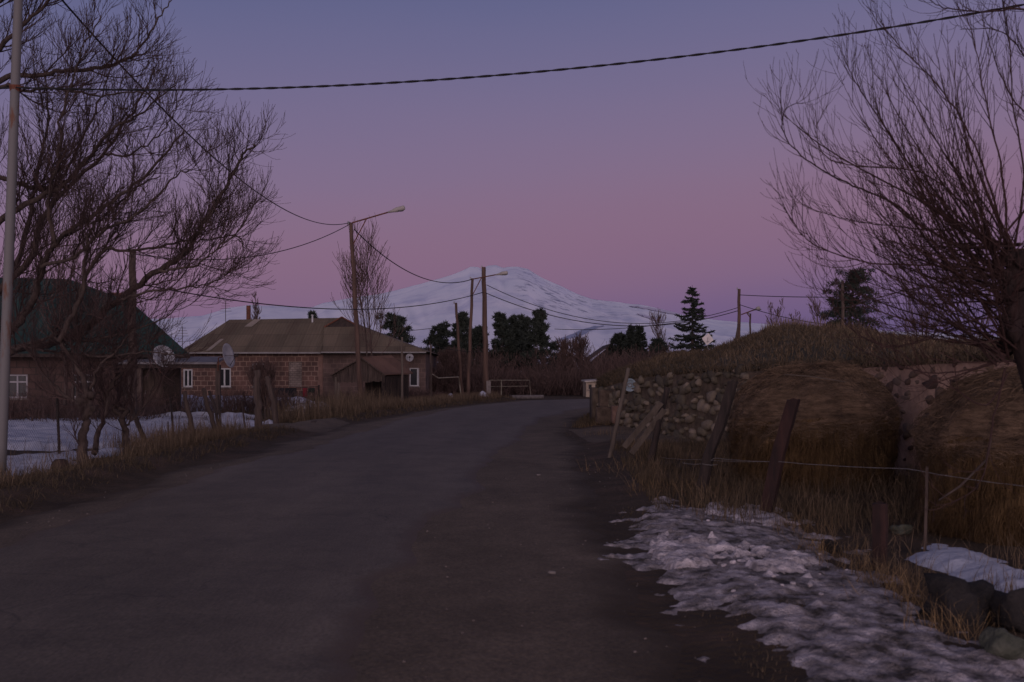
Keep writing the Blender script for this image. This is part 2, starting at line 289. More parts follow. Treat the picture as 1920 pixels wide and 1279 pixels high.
def wear(m):
    """hairline cracks and two paler wheel tracks worn into the asphalt"""
    nt = m.node_tree; N, L = nt.nodes, nt.links; b = N['Principled BSDF']; src = b.inputs['Base Color'].links[0].from_socket
    tc = N.new('ShaderNodeTexCoord'); nz = N.new('ShaderNodeTexNoise'); nz.inputs['Scale'].default_value = 1.8; nz.inputs['Detail'].default_value = 6; L.new(tc.outputs['Object'], nz.inputs['Vector'])
    mxv = N.new('ShaderNodeMix'); mxv.data_type = 'VECTOR'; mxv.inputs[0].default_value = 0.35; L.new(tc.outputs['Object'], mxv.inputs[4]); L.new(nz.outputs['Color'], mxv.inputs[5])
    vo = N.new('ShaderNodeTexVoronoi'); vo.feature = 'DISTANCE_TO_EDGE'; vo.inputs['Scale'].default_value = 1.3; L.new(mxv.outputs[1], vo.inputs['Vector'])
    mr = N.new('ShaderNodeMapRange'); mr.inputs[1].default_value = 0.0; mr.inputs[2].default_value = 0.016; mr.inputs[3].default_value = 0.62; L.new(vo.outputs['Distance'], mr.inputs[0])
    n2 = N.new('ShaderNodeTexNoise'); n2.inputs['Scale'].default_value = 0.35; L.new(tc.outputs['Object'], n2.inputs['Vector']); m2 = N.new('ShaderNodeMapRange'); m2.inputs[1].default_value = .45; m2.inputs[2].default_value = .6; L.new(n2.outputs[0], m2.inputs[0])
    cmx = N.new('ShaderNodeMix'); cmx.data_type = 'FLOAT'; L.new(m2.outputs[0], cmx.inputs[0]); cmx.inputs[2].default_value = 1.0; L.new(mr.outputs[0], cmx.inputs[3])
    at = N.new('ShaderNodeAttribute'); at.attribute_name = 'across'; cr = N.new('ShaderNodeValToRGB'); cr.color_ramp.interpolation = 'EASE'; e = cr.color_ramp.elements; L.new(at.outputs['Fac'], cr.inputs[0])
    e[0].position = 0; e[0].color = (.93,) * 3 + (1,); e[1].position = 1; e[1].color = (.95,) * 3 + (1,)
    for p, v in ((.22, 1.07), (.36, .93), (.5, 1.0), (.63, .94), (.8, 1.09)): x = e.new(p); x.color = (v, v, v * .98, 1)
    a = N.new('ShaderNodeMix'); a.data_type = 'RGBA'; a.blend_type = 'MULTIPLY'; a.inputs[0].default_value = 1; L.new(src, a.inputs[6]); L.new(cmx.outputs[0], a.inputs[7]); c = N.new('ShaderNodeMix'); c.data_type = 'RGBA'; c.blend_type = 'MULTIPLY'; c.inputs[0].default_value = 1; L.new(a.outputs[2], c.inputs[6]); L.new(cr.outputs[0], c.inputs[7]); L.new(c.outputs[2], b.inputs['Base Color'])
road_detail(M_road); wear(M_road); road_detail(M_dirt); dusty_edge(M_road, (0.092, 0.065, 0.045)); dusty_edge(M_dirt, (0.048, 0.033, 0.020))
strip('dirt_shoulder', 0, 3, -0.012, M_dirt, jit=0.9, seed=3, n=22, fade=0.7)
strip('road', 1, 2, 0.004, M_road, jit=0.7, seed=5, n=24, fade=0.32)
def far_road():
    mb = MB(); pts = [(54.5, 0.4, 12), (56, 1.2, 22), (58, 2.2, 34), (60, 3.8, 46), (62, 8, 52)]
    vs = []
    for y, a, b in pts:
        for i in range(13):
            x = lerp(a, b, i / 12); vs.append((x, y + 0.06 * max(0, x - 8), 0.012 + 0.01 * ns(x, y, 1, 0.7)))
    fs = [(j * 13 + i, j * 13 + i + 1, (j + 1) * 13 + i + 1, (j + 1) * 13 + i) for j in range(4) for i in range(12)]
    mb.add(vs, fs); o = mb.build('road', M_road, smooth=True); o.data.attributes.new('inward', 'FLOAT', 'POINT').data.foreach_set('value', [1.0] * len(vs)); tag(o, kind='structure')
far_road()
def track(row, sd):
    mb = MB(); vs = []; ed = []; n, k = 24, 18; m_ = len(row) - 1
    for j in range(k + 1):
        f = j / k * m_; i0 = min(m_ - 1, int(f)); y, a, b = [lerp(p, q, f - i0) for p, q in zip(row[i0], row[i0 + 1])]
        for i in range(n + 1):
            t = i / n; x = lerp(a, b, t); e = min(t * 4, (1 - t) * 4, j / k * 4, (1 - j / k) * 4, 1); yy = y + 0.5 * fbm(x, y, sd, 0.7, 4); vs.append((x, yy, gz(x, yy) + lerp(-0.05, 0.018, min(1, e * 1.5)))); ed.append(e)
    mb.add(vs, [(j * (n + 1) + i, j * (n + 1) + i + 1, (j + 1) * (n + 1) + i + 1, (j + 1) * (n + 1) + i) for j in range(k) for i in range(n)])
    o = mb.build('path', M_dirt, smooth=True); o.data.attributes.new('inward', 'FLOAT', 'POINT').data.foreach_set('value', ed); tag(o, kind='structure')
track([(29.8, 1.2, 3.2), (27.6, 1.3, 4.2), (25.4, 1.3, 4.8), (23.6, 1.3, 5.0), (22.0, 1.6, 4.6)], 0)
track([(26.6, -4.6, -8.5), (28.5, -4.2, -11), (31, -4.2, -12), (33.6, -4.2, -11)], 5)

# ------------------------------------------------------------ the snow mountain and its foothills
PROF = [(-1500, 600), (-600, 596), (0, 592), (300, 598), (380, 592), (430, 577), (470, 571), (520, 574), (585, 576), (606, 568), (650, 560), (700, 553), (740, 545), (800, 529), (850, 515),
        (868, 507), (882, 500), (896, 501), (903, 504), (915, 498), (930, 497), (943, 502), (952, 500), (968, 500), (990, 505), (1015, 520), (1050, 536), (1080, 550), (1110, 561), (1150, 566), (1200, 571), (1240, 580), (1290, 592),
        (1350, 601), (1420, 606), (1500, 613), (1700, 622), (1920, 632), (2400, 640), (3600, 645)]
def terrain_e(px, v):
    e = HOR - interp(PROF, px)[0]
    s = v ** 0.8
    y = lerp(-3, e, s)
    amp = e * 0.05 * min(1, v * 3) * (1 - v) ** 0.4
    rid = 1 - abs(noise.noise(Vector((px * 0.012 + v * 1.1, v * 2.5, 4)))) * 2
    rid2 = 1 - abs(noise.noise(Vector((px * 0.035 + v * 2, v * 6, 8)))) * 2
    y += amp * (rid + 0.5 * rid2 - 0.6) + 0.7 * noise.noise(Vector((px * 0.03, 0, 1))) * min(1, v * 4) + 0.8 * fbm(px, v * 300, 5, 0.03, 4) * (1 if v > 0.02 else 0)
    return y
def ydist(px, v): return 1500 * (6.0 ** v)
def terrain_pt(px, v, lift=0):
    Y = ydist(px, v) * (1 + 0.015 * noise.noise(Vector((px * 0.01, v * 8, 2))) * min(1, v * 5) * (v < 1)); e = terrain_e(px, v) + lift
    return Vector(((px - 960) / F * Y, Y, H + e / F * Y))
def mountain():
    pxs = [-1500 + i * 30 for i in range(57)] + [210 + i * 3.5 for i in range(343)] + [1412 + i * 28 for i in range(79)]
    nv = 110; mb = MB(); k = len(pxs)
    for j in range(nv + 1):
        for p in pxs: mb.v.append(terrain_pt(p, j / nv))
    for p in pxs:
        q = terrain_pt(p, 1); mb.v.append(Vector((q.x * 1.3, q.y * 1.3, q.z * 0.4)))
    for j in range(nv + 1):
        for i in range(k - 1): mb.f.append((j * k + i, j * k + i + 1, (j + 1) * k + i + 1, (j + 1) * k + i)); mb.m.append(0)
    m = mat('mountain_snow', (0.70, 0.73, 0.84), (0.80, 0.80, 0.88), scale=0.0012, rough=0.9, spec=0.1)
    nt = m.node_tree; N, L = nt.nodes, nt.links; b = N['Principled BSDF']; src = b.inputs['Base Color'].links[0].from_socket
    tc = N.new('ShaderNodeTexCoord')
    def rocks(src, scale, lo, hi, stretch, detail, col, mask=None):
        mp = N.new('ShaderNodeMapping'); mp.inputs['Scale'].default_value = stretch; L.new(tc.outputs['Object'], mp.inputs[0])
        mp.inputs['Rotation'].default_value = (0, math.radians(24), 0)
        n1 = N.new('ShaderNodeTexNoise'); n1.inputs['Scale'].default_value = scale; n1.inputs['Detail'].default_value = detail; n1.inputs['Roughness'].default_value = 0.72; L.new(mp.outputs[0], n1.inputs['Vector'])
        mr = N.new('ShaderNodeMapRange'); mr.inputs[1].default_value = lo; mr.inputs[2].default_value = hi; L.new(n1.outputs[0], mr.inputs[0]); f = mr.outputs[0]
        if mask:
            mm = N.new('ShaderNodeMath'); mm.operation = 'MULTIPLY'; L.new(f, mm.inputs[0]); L.new(mask, mm.inputs[1]); f = mm.outputs[0]
        mx = N.new('ShaderNodeMix'); mx.data_type = 'RGBA'; L.new(f, mx.inputs[0]); L.new(src, mx.inputs[6]); mx.inputs[7].default_value = (*col, 1); return mx.outputs[2]
    # wind-bared rock and painted-in blue shading on the right flank (x from the summit outwards)
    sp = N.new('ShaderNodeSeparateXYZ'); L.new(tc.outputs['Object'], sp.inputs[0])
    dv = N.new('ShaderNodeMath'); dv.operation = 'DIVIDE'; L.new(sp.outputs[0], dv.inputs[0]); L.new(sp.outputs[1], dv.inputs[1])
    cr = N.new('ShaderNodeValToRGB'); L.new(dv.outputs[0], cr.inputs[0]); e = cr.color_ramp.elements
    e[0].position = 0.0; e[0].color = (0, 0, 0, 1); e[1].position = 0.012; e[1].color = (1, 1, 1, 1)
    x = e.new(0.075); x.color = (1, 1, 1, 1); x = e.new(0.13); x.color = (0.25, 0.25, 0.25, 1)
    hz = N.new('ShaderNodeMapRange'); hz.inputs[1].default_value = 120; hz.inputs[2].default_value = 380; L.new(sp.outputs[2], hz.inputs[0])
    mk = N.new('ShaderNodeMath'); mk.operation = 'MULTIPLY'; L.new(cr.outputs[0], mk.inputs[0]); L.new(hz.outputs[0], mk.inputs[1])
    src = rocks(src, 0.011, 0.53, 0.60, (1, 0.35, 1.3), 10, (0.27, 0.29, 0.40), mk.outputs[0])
    src = rocks(src, 0.0030, 0.47, 0.70, (1, 0.3, 1.4), 9, (0.50, 0.53, 0.70))
    L.new(src, b.inputs['Base Color'])
    tag(mb.build('mountain', m, smooth=True), kind='structure')
mountain()
def tone_patch(name, poly, col, v_of):
    """a darker-toned patch mesh lying on the snow slope"""
    mb = MB(); n = 40; vs = []
    for i in range(n + 1):
        t = i / n; px = lerp(poly[0][0], poly[-1][0], t); a, b = interp(poly, px)
        for j in range(5):
            py = lerp(a, b, j / 4) + 1.2 * noise.noise(Vector((px * 0.1, j, 0)))
            lo, hi = 0.0, 1.0
            for _ in range(22):
                mid = (lo + hi) / 2
                if HOR - terrain_e(px, mid) > py: lo = mid
                else: hi = mid
            vs.append(terrain_pt(px, lo, 1.0))
    mb.add(vs, [(i * 5 + j, (i + 1) * 5 + j, (i + 1) * 5 + j + 1, i * 5 + j + 1) for i in range(n) for j in range(4)])
    tag(mb.build(name, mat(name + '_tone', col, tuple(c * 1.4 for c in col), scale=0.01, rough=0.95), smooth=True), kind='structure')
tone_patch('valley_shade_patch', [(1046, 638, 641), (1065, 630, 637), (1085, 622, 632), (1100, 616, 626), (1112, 613, 618), (1132, 611, 612.5)], (0.22, 0.25, 0.36), 0)  # shadowed valley side, its shade painted as a slate-blue patch
tone_patch('ridge_terrain', [(1195, 589, 590), (1210, 592, 596), (1228, 597, 602), (1245, 601, 603)], (0.38, 0.36, 0.46), 0)
tone_patch('slope_terrain', [(1180, 574, 575), (1215, 577, 581), (1250, 583, 588), (1275, 590, 592)], (0.42, 0.40, 0.50), 0)

# ------------------------------------------------------------ grassy mound and its stone walls on the right
WALLTOP = [(1118, 31.5, 1.10), (1135, 31, 1.22), (1200, 27.5, 1.50), (1290, 24, 1.62), (1420, 20.5, 1.68), (1560, 17.2, 1.70), (1700, 14.8, 1.75), (1900, 12.2, 1.80), (2300, 10, 1.85)]
CREST = [(1118, 33, 1.25), (1160, 34, 1.62), (1190, 34.5, 1.76), (1250, 36, 2.14), (1330, 38, 2.34), (1400, 39, 2.82), (1470, 40, 3.22), (1560, 40, 3.07), (1650, 38, 2.80), (1760, 34, 2.40), (1900, 30, 2.25), (2300, 26, 2.2)]
def mound_pt(px, v):
    Y0, z0 = interp(WALLTOP, px); Y1, z1 = interp(CREST, px)
    if v <= 1: Y = lerp(Y0 + 0.12, Y1, v); z = lerp(z0, z1, math.sin(max(0, min(1, v)) * math.pi / 2) ** 0.85)
    else: t = v - 1; Y = Y1 + 9 * t; z = z1 * math.cos(t * math.pi / 2) - 0.1 * t
    x = (px - 960) / F * Y
    z += 0.07 * fbm(x, Y, 0, 0.9, 4) * min(1, v * 6 + 0.2)
    return Vector((x, Y, z))
def mound():
    pxs = [1118 + i * 6 for i in range(198)]; nv = 52; mb = MB(); k = len(pxs) + 1
    for j in range(nv + 1):
        v = 2 * j / nv; q = mound_pt(1118, v); mb.v.append(Vector((q.x - 0.10, q.y, -0.15)))
        for p in pxs: mb.v.append(mound_pt(p, v))
    for j in range(nv):
        for i in range(k - 1): mb.f.append((j * k + i, j * k + i + 1, (j + 1) * k + i + 1, (j + 1) * k + i)); mb.m.append(0)
    m = mat('mound_turf', (0.050, 0.037, 0.022), (0.15, 0.108, 0.068), scale=1.1, rough=1, bump=1.2, bscale=10, c3=(0.044, 0.040, 0.022), lo=0.3, hi=0.7)
    tag(mb.build('mound_terrain', m, smooth=True), kind='structure')
mound()
def stone_wall(name, pa, pb, label, stone_m, back_m, proud, size, seed, cat='wall', skip=0.08, zb=-0.1):
    rr = random.Random(seed); root = thing(name, P(pa, 760, interp(WALLTOP, pa)[0]) * 1.0, label, cat); root.location.z = 0
    pts = [];  n = 60
    for i in range(n + 1):
        px = lerp(pa, pb, i / n); Y, z = interp(WALLTOP, px); pts.append(Vector(((px - 960) / F * Y, Y, z)))
    core = MB(); vs = []
    for i, q in enumerate(pts):
        for j in range(9):
            t = j / 8; d = 0.05 * fbm(q.x * 2 + q.y, t * 3, seed, 1.2, 3)
            tn = (pts[min(i + 1, n)] - pts[max(i - 1, 0)]).normalized(); out = Vector((-tn.y, tn.x, 0)) * -1
            if out.y > 0: out = -out
            vs.append(Vector((q.x, q.y, lerp(zb, q.z - 0.05, t))) + out * (d + 0.10 * (1 - t)))
    m9 = 9
    core.add(vs, [(i * m9 + j, (i + 1) * m9 + j, (i + 1) * m9 + j + 1, i * m9 + j + 1) for i in range(n) for j in range(8)])
    # body thickness behind the face
    vb = [Vector((q.x + 0.05, q.y + 0.6, z)) for q in pts for z in (zb, q.z - 0.08)]
    core.add(vb + [Vector((q.x, q.y, q.z - 0.05)) for q in pts], [(2 * i + 1, 2 * i + 3, 2 * (n + 1) + i + 1, 2 * (n + 1) + i) for i in range(n)] + [(2 * i, 2 * i + 2, 2 * i + 3, 2 * i + 1) for i in range(n)])
    if pa < 1200: q = pts[0]; core.span((q.x - .15, q.y - .1, zb), (q.x + .12, q.y + 1.6, q.z - .02))
    core.build('wall_core', back_m, root, smooth=True)
    L = [0]
    for a, b in zip(pts, pts[1:]): L.append(L[-1] + (b - a).length)
    st = MB(); s = 0; row = zb + size * 0.4; kk = 0
    while row < 1.9:
        s = rr.uniform(0, size); rh = size * rr.uniform(0.55, 0.85)
        while s < L[-1]:
            w = size * rr.uniform(0.7, 1.9)
            i = max(0, min(n - 1, next((a for a in range(n) if L[a + 1] >= s), n - 1))); t = (s - L[i]) / max(1e-6, L[i + 1] - L[i]); q = pts[i].lerp(pts[i + 1], min(1, t)); tn = (pts[i + 1] - pts[i]).normalized()
            out = Vector((-tn.y, tn.x, 0)); out = -out if out.y > 0 else out
            zz = row + rr.uniform(-0.06, 0.06) + 0.12 * ns(s, row, seed, 0.7); big = rr.choice((.5, .65, .8, 1, 1.15, 1.55))
            if zz < q.z - 0.02 and rr.random() > skip + 0.5 * max(0, ns(s, row * 1.5, seed + 3, 0.9)):
                kk += 1; ang = math.atan2(tn.y, tn.x)
                tt = (zz - zb) / (q.z - zb)
                st.rubble(Vector((q.x, q.y, zz)) + out * (0.10 * (1 - tt) + proud * rr.uniform(0.4, 1.2)), (w * 0.42 * big, size * 0.36, rh * 0.44 * big), kk + seed * 100, 0, ang)
            s += w * 1.02
        row += rh * 1.0
    st.build('wall_stones', stone_m, root, smooth=True)
    return root
M_stone = mat('mossy_field_stone', (0.045, 0.038, 0.029), (0.27, 0.215, 0.165), scale=3, rough=0.95, bump=0.8, bscale=18, island=0.6, c3=(0.115, 0.095, 0.068), lo=0.3, hi=0.82)
M_mud = mat('mud_mortar', (0.045, 0.033, 0.023), (0.12, 0.09, 0.065), scale=4, rough=1, bump=0.8)
M_plaster = mat('pinkish_lime_mortar', (0.20, 0.13, 0.10), (0.42, 0.28, 0.21), scale=2.2, rough=1, bump=1.0, bscale=14, lo=0.3, hi=0.65)
M_rubble = mat('reddish_rubble', (0.05, 0.030, 0.026), (0.17, 0.12, 0.09), scale=3, rough=0.95, bump=0.8, island=0.7)
stone_wall('stone_wall', 1122, 1562, 'dry stone retaining wall of rounded mossy stones holding up the grassy mound', M_stone, M_mud, 0.0, 0.26, 1, skip=0.24)
stone_wall('rubble_wall', 1563, 2290, 'pinkish mortared rubble wall showing in the gap between the two haystacks', M_rubble, M_plaster, -0.075, 0.22, 2, skip=0.35)
def blocks():
    for px0, px1, py0, py1, Y, nm, lab, c in [(1148, 1180, 762, 794, 29.2, 'stone_block', 'squared pinkish tuff block at the foot of the stone wall end', 0), (1119, 1149, 764, 796, 29.8, 'stone_block', 'cracked brown block standing at the corner of the wall by the road', 1), (1124, 1151, 732, 765, 30.2, 'stone_block', 'upright grey-brown block on top of the roadside corner stones', 1)]:
        mb = MB(); x0, x1 = GX(px0, Y), GX(px1, Y); z0, z1 = GZ(py1, Y), GZ(py0, Y)
        vs, fs = ICO[3]; out = []
        for v in vs:
            q = Vector([math.copysign(min(1, abs(c2) * 1.75), c2) for c2 in v]); q *= 1 + 0.08 * noise.noise(v * 2 + Vector((px0, 0, 0)))
            out.append(Vector(((x0 + x1) / 2 + q.x * (x1 - x0) / 2, Y + 0.2 + q.y * 0.2, (z0 + z1) / 2 + q.z * (z1 - z0) / 2 * 1.02)))
        mb.add(out, fs)
        o = mb.build(nm, mat('pink_tuff', (0.10, 0.06, 0.045), (0.19, 0.12, 0.095), scale=6, rough=0.95, bump=0.7) if not c else mat('brown_block', (0.045, 0.032, 0.025), (0.11, 0.08, 0.06), scale=5, rough=0.95, bump=0.8), smooth=True)
        tag(o, lab, 'stone block')
blocks()

# ------------------------------------------------------------ snow lying on the ground
def sdist(poly, x, y):
    inside = False; d = 1e9; n = len(poly)
    for i in range(n):
        x1, y1 = poly[i]; x2, y2 = poly[(i + 1) % n]
        if (y1 > y) != (y2 > y) and x < (x2 - x1) * (y - y1) / (y2 - y1) + x1: inside = not inside
        dx, dy = x2 - x1, y2 - y1; t = max(0, min(1, ((x - x1) * dx + (y - y1) * dy) / (dx * dx + dy * dy + 1e-12)))
        d = min(d, math.hypot(x - x1 - t * dx, y - y1 - t * dy))
    return d if inside else -d
def snow(name, poly, h, step, m, rough_amp=0.02, rs=3.0, edge=0.25, ragged=0.3, seed=0, zf=gz, soft=0.5, holes=False, kind='stuff', label=None, cat=None):
    xs = [p[0] for p in poly]; ys = [p[1] for p in poly]; x0, x1, y0, y1 = min(xs) - 0.6, max(xs) + 0.6, min(ys) - 0.6, max(ys) + 0.6
    nx = int((x1 - x0) / step) + 1; ny = int((y1 - y0) / step) + 1; mb = MB(); idx = {}; val = []
    for j in range(ny):
        for i in range(nx):
            x, y = x0 + i * step, y0 + j * step
            s = (min(.30, sdist(poly, x, y)) if holes else sdist(poly, x, y)) + ragged * fbm(x, y, seed, 1.1, 5) + (0.42 * fbm(x, y, seed + 20, 3.2, 5) + .10 if holes else 0)
            a = max(0, min(1, s / soft)); z = zf(x, y) + h * (a * a * (3 - 2 * a)) + min(0, s) * 0.3 - 0.012
            if s > -0.3: z += (rough_amp * (fbm(x, y, seed + 4, rs, 5) + 0.25) + rough_amp * 0.9 * max(0, ns(x, y, seed, rs * 2.3))) * min(1, max(0, s + 0.3) * 2)
            val.append(s); mb.v.append((x, y, z))
    for j in range(ny - 1):
        for i in range(nx - 1):
            q = (j * nx + i, j * nx + i + 1, (j + 1) * nx + i + 1, (j + 1) * nx + i)
            if max(val[k] for k in q) > -0.12: mb.f.append(q); mb.m.append(0)
    o = mb.build(name, m, smooth=True); return tag(o, label, cat, None, kind)
def gp(px, py): Y = H * F / (py - HOR); return ((px - 960) / F * Y, Y)
M_dsnow = mat('dirty_snow', (0.045, 0.037, 0.031), (0.52, 0.47, 0.49), scale=5, detail=15, rough=0.85, bump=1.0, bscale=55, c3=(0.25, 0.222, 0.225), lo=0.37, hi=0.66)
front = [gp(*p) for p in [(1155, 990), (1250, 956), (1350, 948), (1440, 955), (1500, 985), (1555, 1022), (1625, 1058), (1660, 1090), (1700, 1140), (1800, 1190), (1920, 1235), (2050, 1279), (1980, 1400), (1560, 1400), (1440, 1262), (1350, 1170), (1270, 1105), (1205, 1050)]]
snow('snow', front, 0.030, 0.020, M_dsnow, 0.022, 6.5, ragged=0.42, seed=2, soft=0.30, holes=True)
def chunks():
    rr = random.Random(9); mb = MB()
    for cx, cy, n, sp in [(1285, 1040, 30, 28), (1425, 1052, 26, 34), (1350, 965, 14, 40), (1500, 1085, 14, 60), (1380, 1120, 10, 60)]:
        for _ in range(n):
            px, py = cx + rr.gauss(0, sp), cy + rr.gauss(0, sp * .35)
            x, y = gp(px, py)
            if sdist(front, x, y) < .1: continue
            k = rr.uniform(.006, .020); mb.rubble((x, y, gz(x, y) + .04 + k * .2), (k * 1.3, k, k * .7), rr.randint(0, 900), 0, rr.uniform(0, 3))
    tag(mb.build('snow', M_csnow), kind='stuff')
M_csnow = mat('crumbled_snow', (.20, .175, .18), (.60, .545, .57), scale=5, rough=.8, bump=1.0, bscale=45, lo=.36, hi=.60, detail=10)
snow('snow', [gp(*p) for p in [(1235, 1035), (1265, 1015), (1330, 1018), (1352, 1040), (1320, 1066), (1262, 1062)]], 0.075, 0.018, M_csnow, 0.034, 6, ragged=.26, seed=41, soft=.25, holes=True)
snow('snow', [gp(*p) for p in [(1395, 1045), (1440, 1032), (1500, 1045), (1530, 1075), (1450, 1085), (1400, 1072)]], 0.075, 0.018, M_csnow, 0.034, 6, ragged=.26, seed=43, soft=.25, holes=True)
snow('snow', [gp(*p) for p in [(1335, 960), (1352, 947), (1430, 952), (1480, 985), (1400, 975)]], 0.055, 0.022, M_csnow, 0.03, 6, ragged=.22, seed=45, soft=.3, holes=True)
chunks()
snow('snow', [gp(*p) for p in [(1700, 1015), (1760, 1006), (1840, 1030), (1920, 1062), (2100, 1120), (2100, 1200), (1920, 1125), (1800, 1082), (1715, 1050)]], 0.08, 0.035, M_snow, 0.04, 2.6, ragged=0.3, seed=5, soft=0.35)
snow('snow', [gp(1222, 938), gp(1262, 934), gp(1268, 944), gp(1232, 948)], 0.05, 0.03, M_dsnow, 0.02, 3, ragged=0.05, seed=8, soft=0.2)
snow('snow', [(-15, 15.6), (-8.6, 15.6), (-7.6, 16.3), (-7.2, 17.4), (-8.0, 19.2), (-6.9, 21.2), (-7.6, 21.8), (-9.5, 20.2), (-15, 20.2)], 0.10, 0.07, M_snow, 0.05, 1.8, ragged=0.4, seed=11)
snow('snow', [(-20, 22.0), (-10, 22.0), (-8.9, 23.2), (-8.6, 26), (-8.1, 29), (-7.9, 32.5), (-9.5, 36), (-11, 36.6), (-22, 32.5)], 0.12, 0.10, M_snow, 0.08, 1.2, ragged=0.55, seed=13)
snow('snow', [(-19.5, 41.5), (-12, 40), (-8.8, 42), (-8.2, 46), (-11, 48.5), (-18, 48)], 0.40, 0.2, M_snow, 0.16, 0.5, ragged=0.8, seed=15, soft=2.0)
snow('snow', [(-9.6, 41), (-7.6, 39.5), (-6.9, 42), (-8.2, 45)], 0.30, 0.15, M_dsnow, 0.08, 0.7, ragged=0.4, seed=17, soft=1.0)
snow('snow_pile', [GP for GP in [(-2.3, 60.6), (-1.4, 60.2), (-1.2, 61.3), (-2.1, 61.7)]], 0.42, 0.08, M_snow, 0.10, 1.5, ragged=0.15, seed=19, soft=0.5, kind='thing', label='small heap of old snow left beside the thick roadside pole', cat='snow pile')
snow('snow_pile', [(-3.95, 60.4), (-3.5, 60.2), (-3.4, 60.9), (-3.8, 61.1)], 0.30, 0.06, M_snow, 0.06, 2, ragged=0.06, seed=21, soft=0.25, kind='thing', label='tiny patch of snow left of the leaning street lamp pole', cat='snow pile')
# ------------------------------------------------------------ buildings
def wall_open(mb, x0, x1, z0, z1, y, ops, depth=0.18, mi=0):
    """front wall in plane y facing -Y with openings (x0,x1,z0,z1) and their reveals"""
    xs = sorted({x0, x1, *[o[0] for o in ops], *[o[1] for o in ops]}); zs = sorted({z0, z1, *[o[2] for o in ops], *[o[3] for o in ops]})
    for a, b in zip(xs, xs[1:]):
        for c, d in zip(zs, zs[1:]):
            mx, mz = (a + b) / 2, (c + d) / 2
            if any(o[0] < mx < o[1] and o[2] < mz < o[3] for o in ops): continue
            mb.add([(a, y, c), (b, y, c), (b, y, d), (a, y, d)], [(0, 1, 2, 3)], mi)
    for o in ops:
        a, b, c, d = o; Y = y + depth
        mb.add([(a, y, c), (a, Y, c), (a, Y, d), (a, y, d)], [(0, 1, 2, 3)], mi); mb.add([(b, y, c), (b, Y, c), (b, Y, d), (b, y, d)], [(0, 1, 2, 3)], mi)
        mb.add([(a, y, c), (b, y, c), (b, Y, c), (a, Y, c)], [(0, 1, 2, 3)], mi); mb.add([(a, y, d), (b, y, d), (b, Y, d), (a, Y, d)], [(0, 1, 2, 3)], mi)
def window(root, o, y, fm, mull=(0.5,), bars=(), fw=0.06, inset=0.08, name='window'):
    a, b, c, d = o; Y = y + inset; f = MB()
    f.span((a, Y - 0.03, c), (a + fw, Y + 0.03, d)); f.span((b - fw, Y - 0.03, c), (b, Y + 0.03, d))
    f.span((a + fw, Y - 0.03, c), (b - fw, Y + 0.03, c + fw)); f.span((a + fw, Y - 0.03, d - fw), (b - fw, Y + 0.03, d))
    for t in mull: x = lerp(a, b, t); f.span((x - fw / 2, Y - 0.025, c + fw), (x + fw / 2, Y + 0.025, d - fw))
    for t in bars: z = lerp(c, d, t); f.span((a + fw, Y - 0.022, z - fw / 2), (b - fw, Y + 0.022, z + fw / 2))
    w = f.build(name, fm, root)
    g = MB(); g.span((a + 0.01, Y + 0.035, c + 0.01), (b - 0.01, Y + 0.045, d - 0.01)); g.build('pane', M_glass, w)
    s = MB(); s.span((a - 0.05, y - 0.06, c - 0.07), (b + 0.05, y + 0.05, c - 0.003)); s.build('sill', M_concrete, w)
    return w
def dish(px, py, Y, r, az, el, label, back=None):
    c = P(px, py, Y); root = thing('satellite_dish', c, label, 'satellite dish', 'satellite dishes on the village houses')
    n = Vector((math.sin(az) * math.cos(el), -math.cos(az) * math.cos(el), math.sin(el))); u = n.orthogonal().normalized(); u = Vector((0, 0, 1)).cross(n).normalized(); w = n.cross(u)
    mb = MB(); vs = []; K = 24; RR = 6
    for side in (0, 0.02):
        for i in range(RR + 1):
            rr = r * i / RR
            for k in range(K): a = 2 * math.pi * k / K; vs.append(c + u * rr * math.cos(a) * 0.95 + w * rr * math.sin(a) * 1.05 + n * (rr * rr / r * 0.32 - side))
    fs = []
    for s in range(2):
        o = s * (RR + 1) * K
        fs += [(o + i * K + k, o + i * K + (k + 1) % K, o + (i + 1) * K + (k + 1) % K, o + (i + 1) * K + k) for i in range(RR) for k in range(K)]
    o2 = (RR + 1) * K; fs += [(RR * K + k, RR * K + (k + 1) % K, o2 + RR * K + (k + 1) % K, o2 + RR * K + k) for k in range(K)]
    mb.add(vs, fs); mb.build('reflector', M_dish, root, smooth=True)
    f = c + n * r * 0.95 - w * r * 0.15; a = MB(); a.tube([c - w * r * 0.98 + n * 0.1 * r, f], 0.012, 6); a.tube([c + u * r * 0.7 + n * 0.12, f], 0.008, 5); a.tube([c - u * r * 0.7 + n * 0.12, f], 0.008, 5); a.build('feed_arm', M_darkwood, root)
    l = MB(); l.tube([f - n * 0.08, f + n * 0.06], 0.045, 8); l.build('feed_horn', M_darkwood, root)
    m = MB(); m.tube([c - n * 0.02, c - n * 0.28, c - n * 0.3 - Vector((0, 0, back or 0.45))], 0.022, 6); m.build('mount', M_rust, root)
    return root

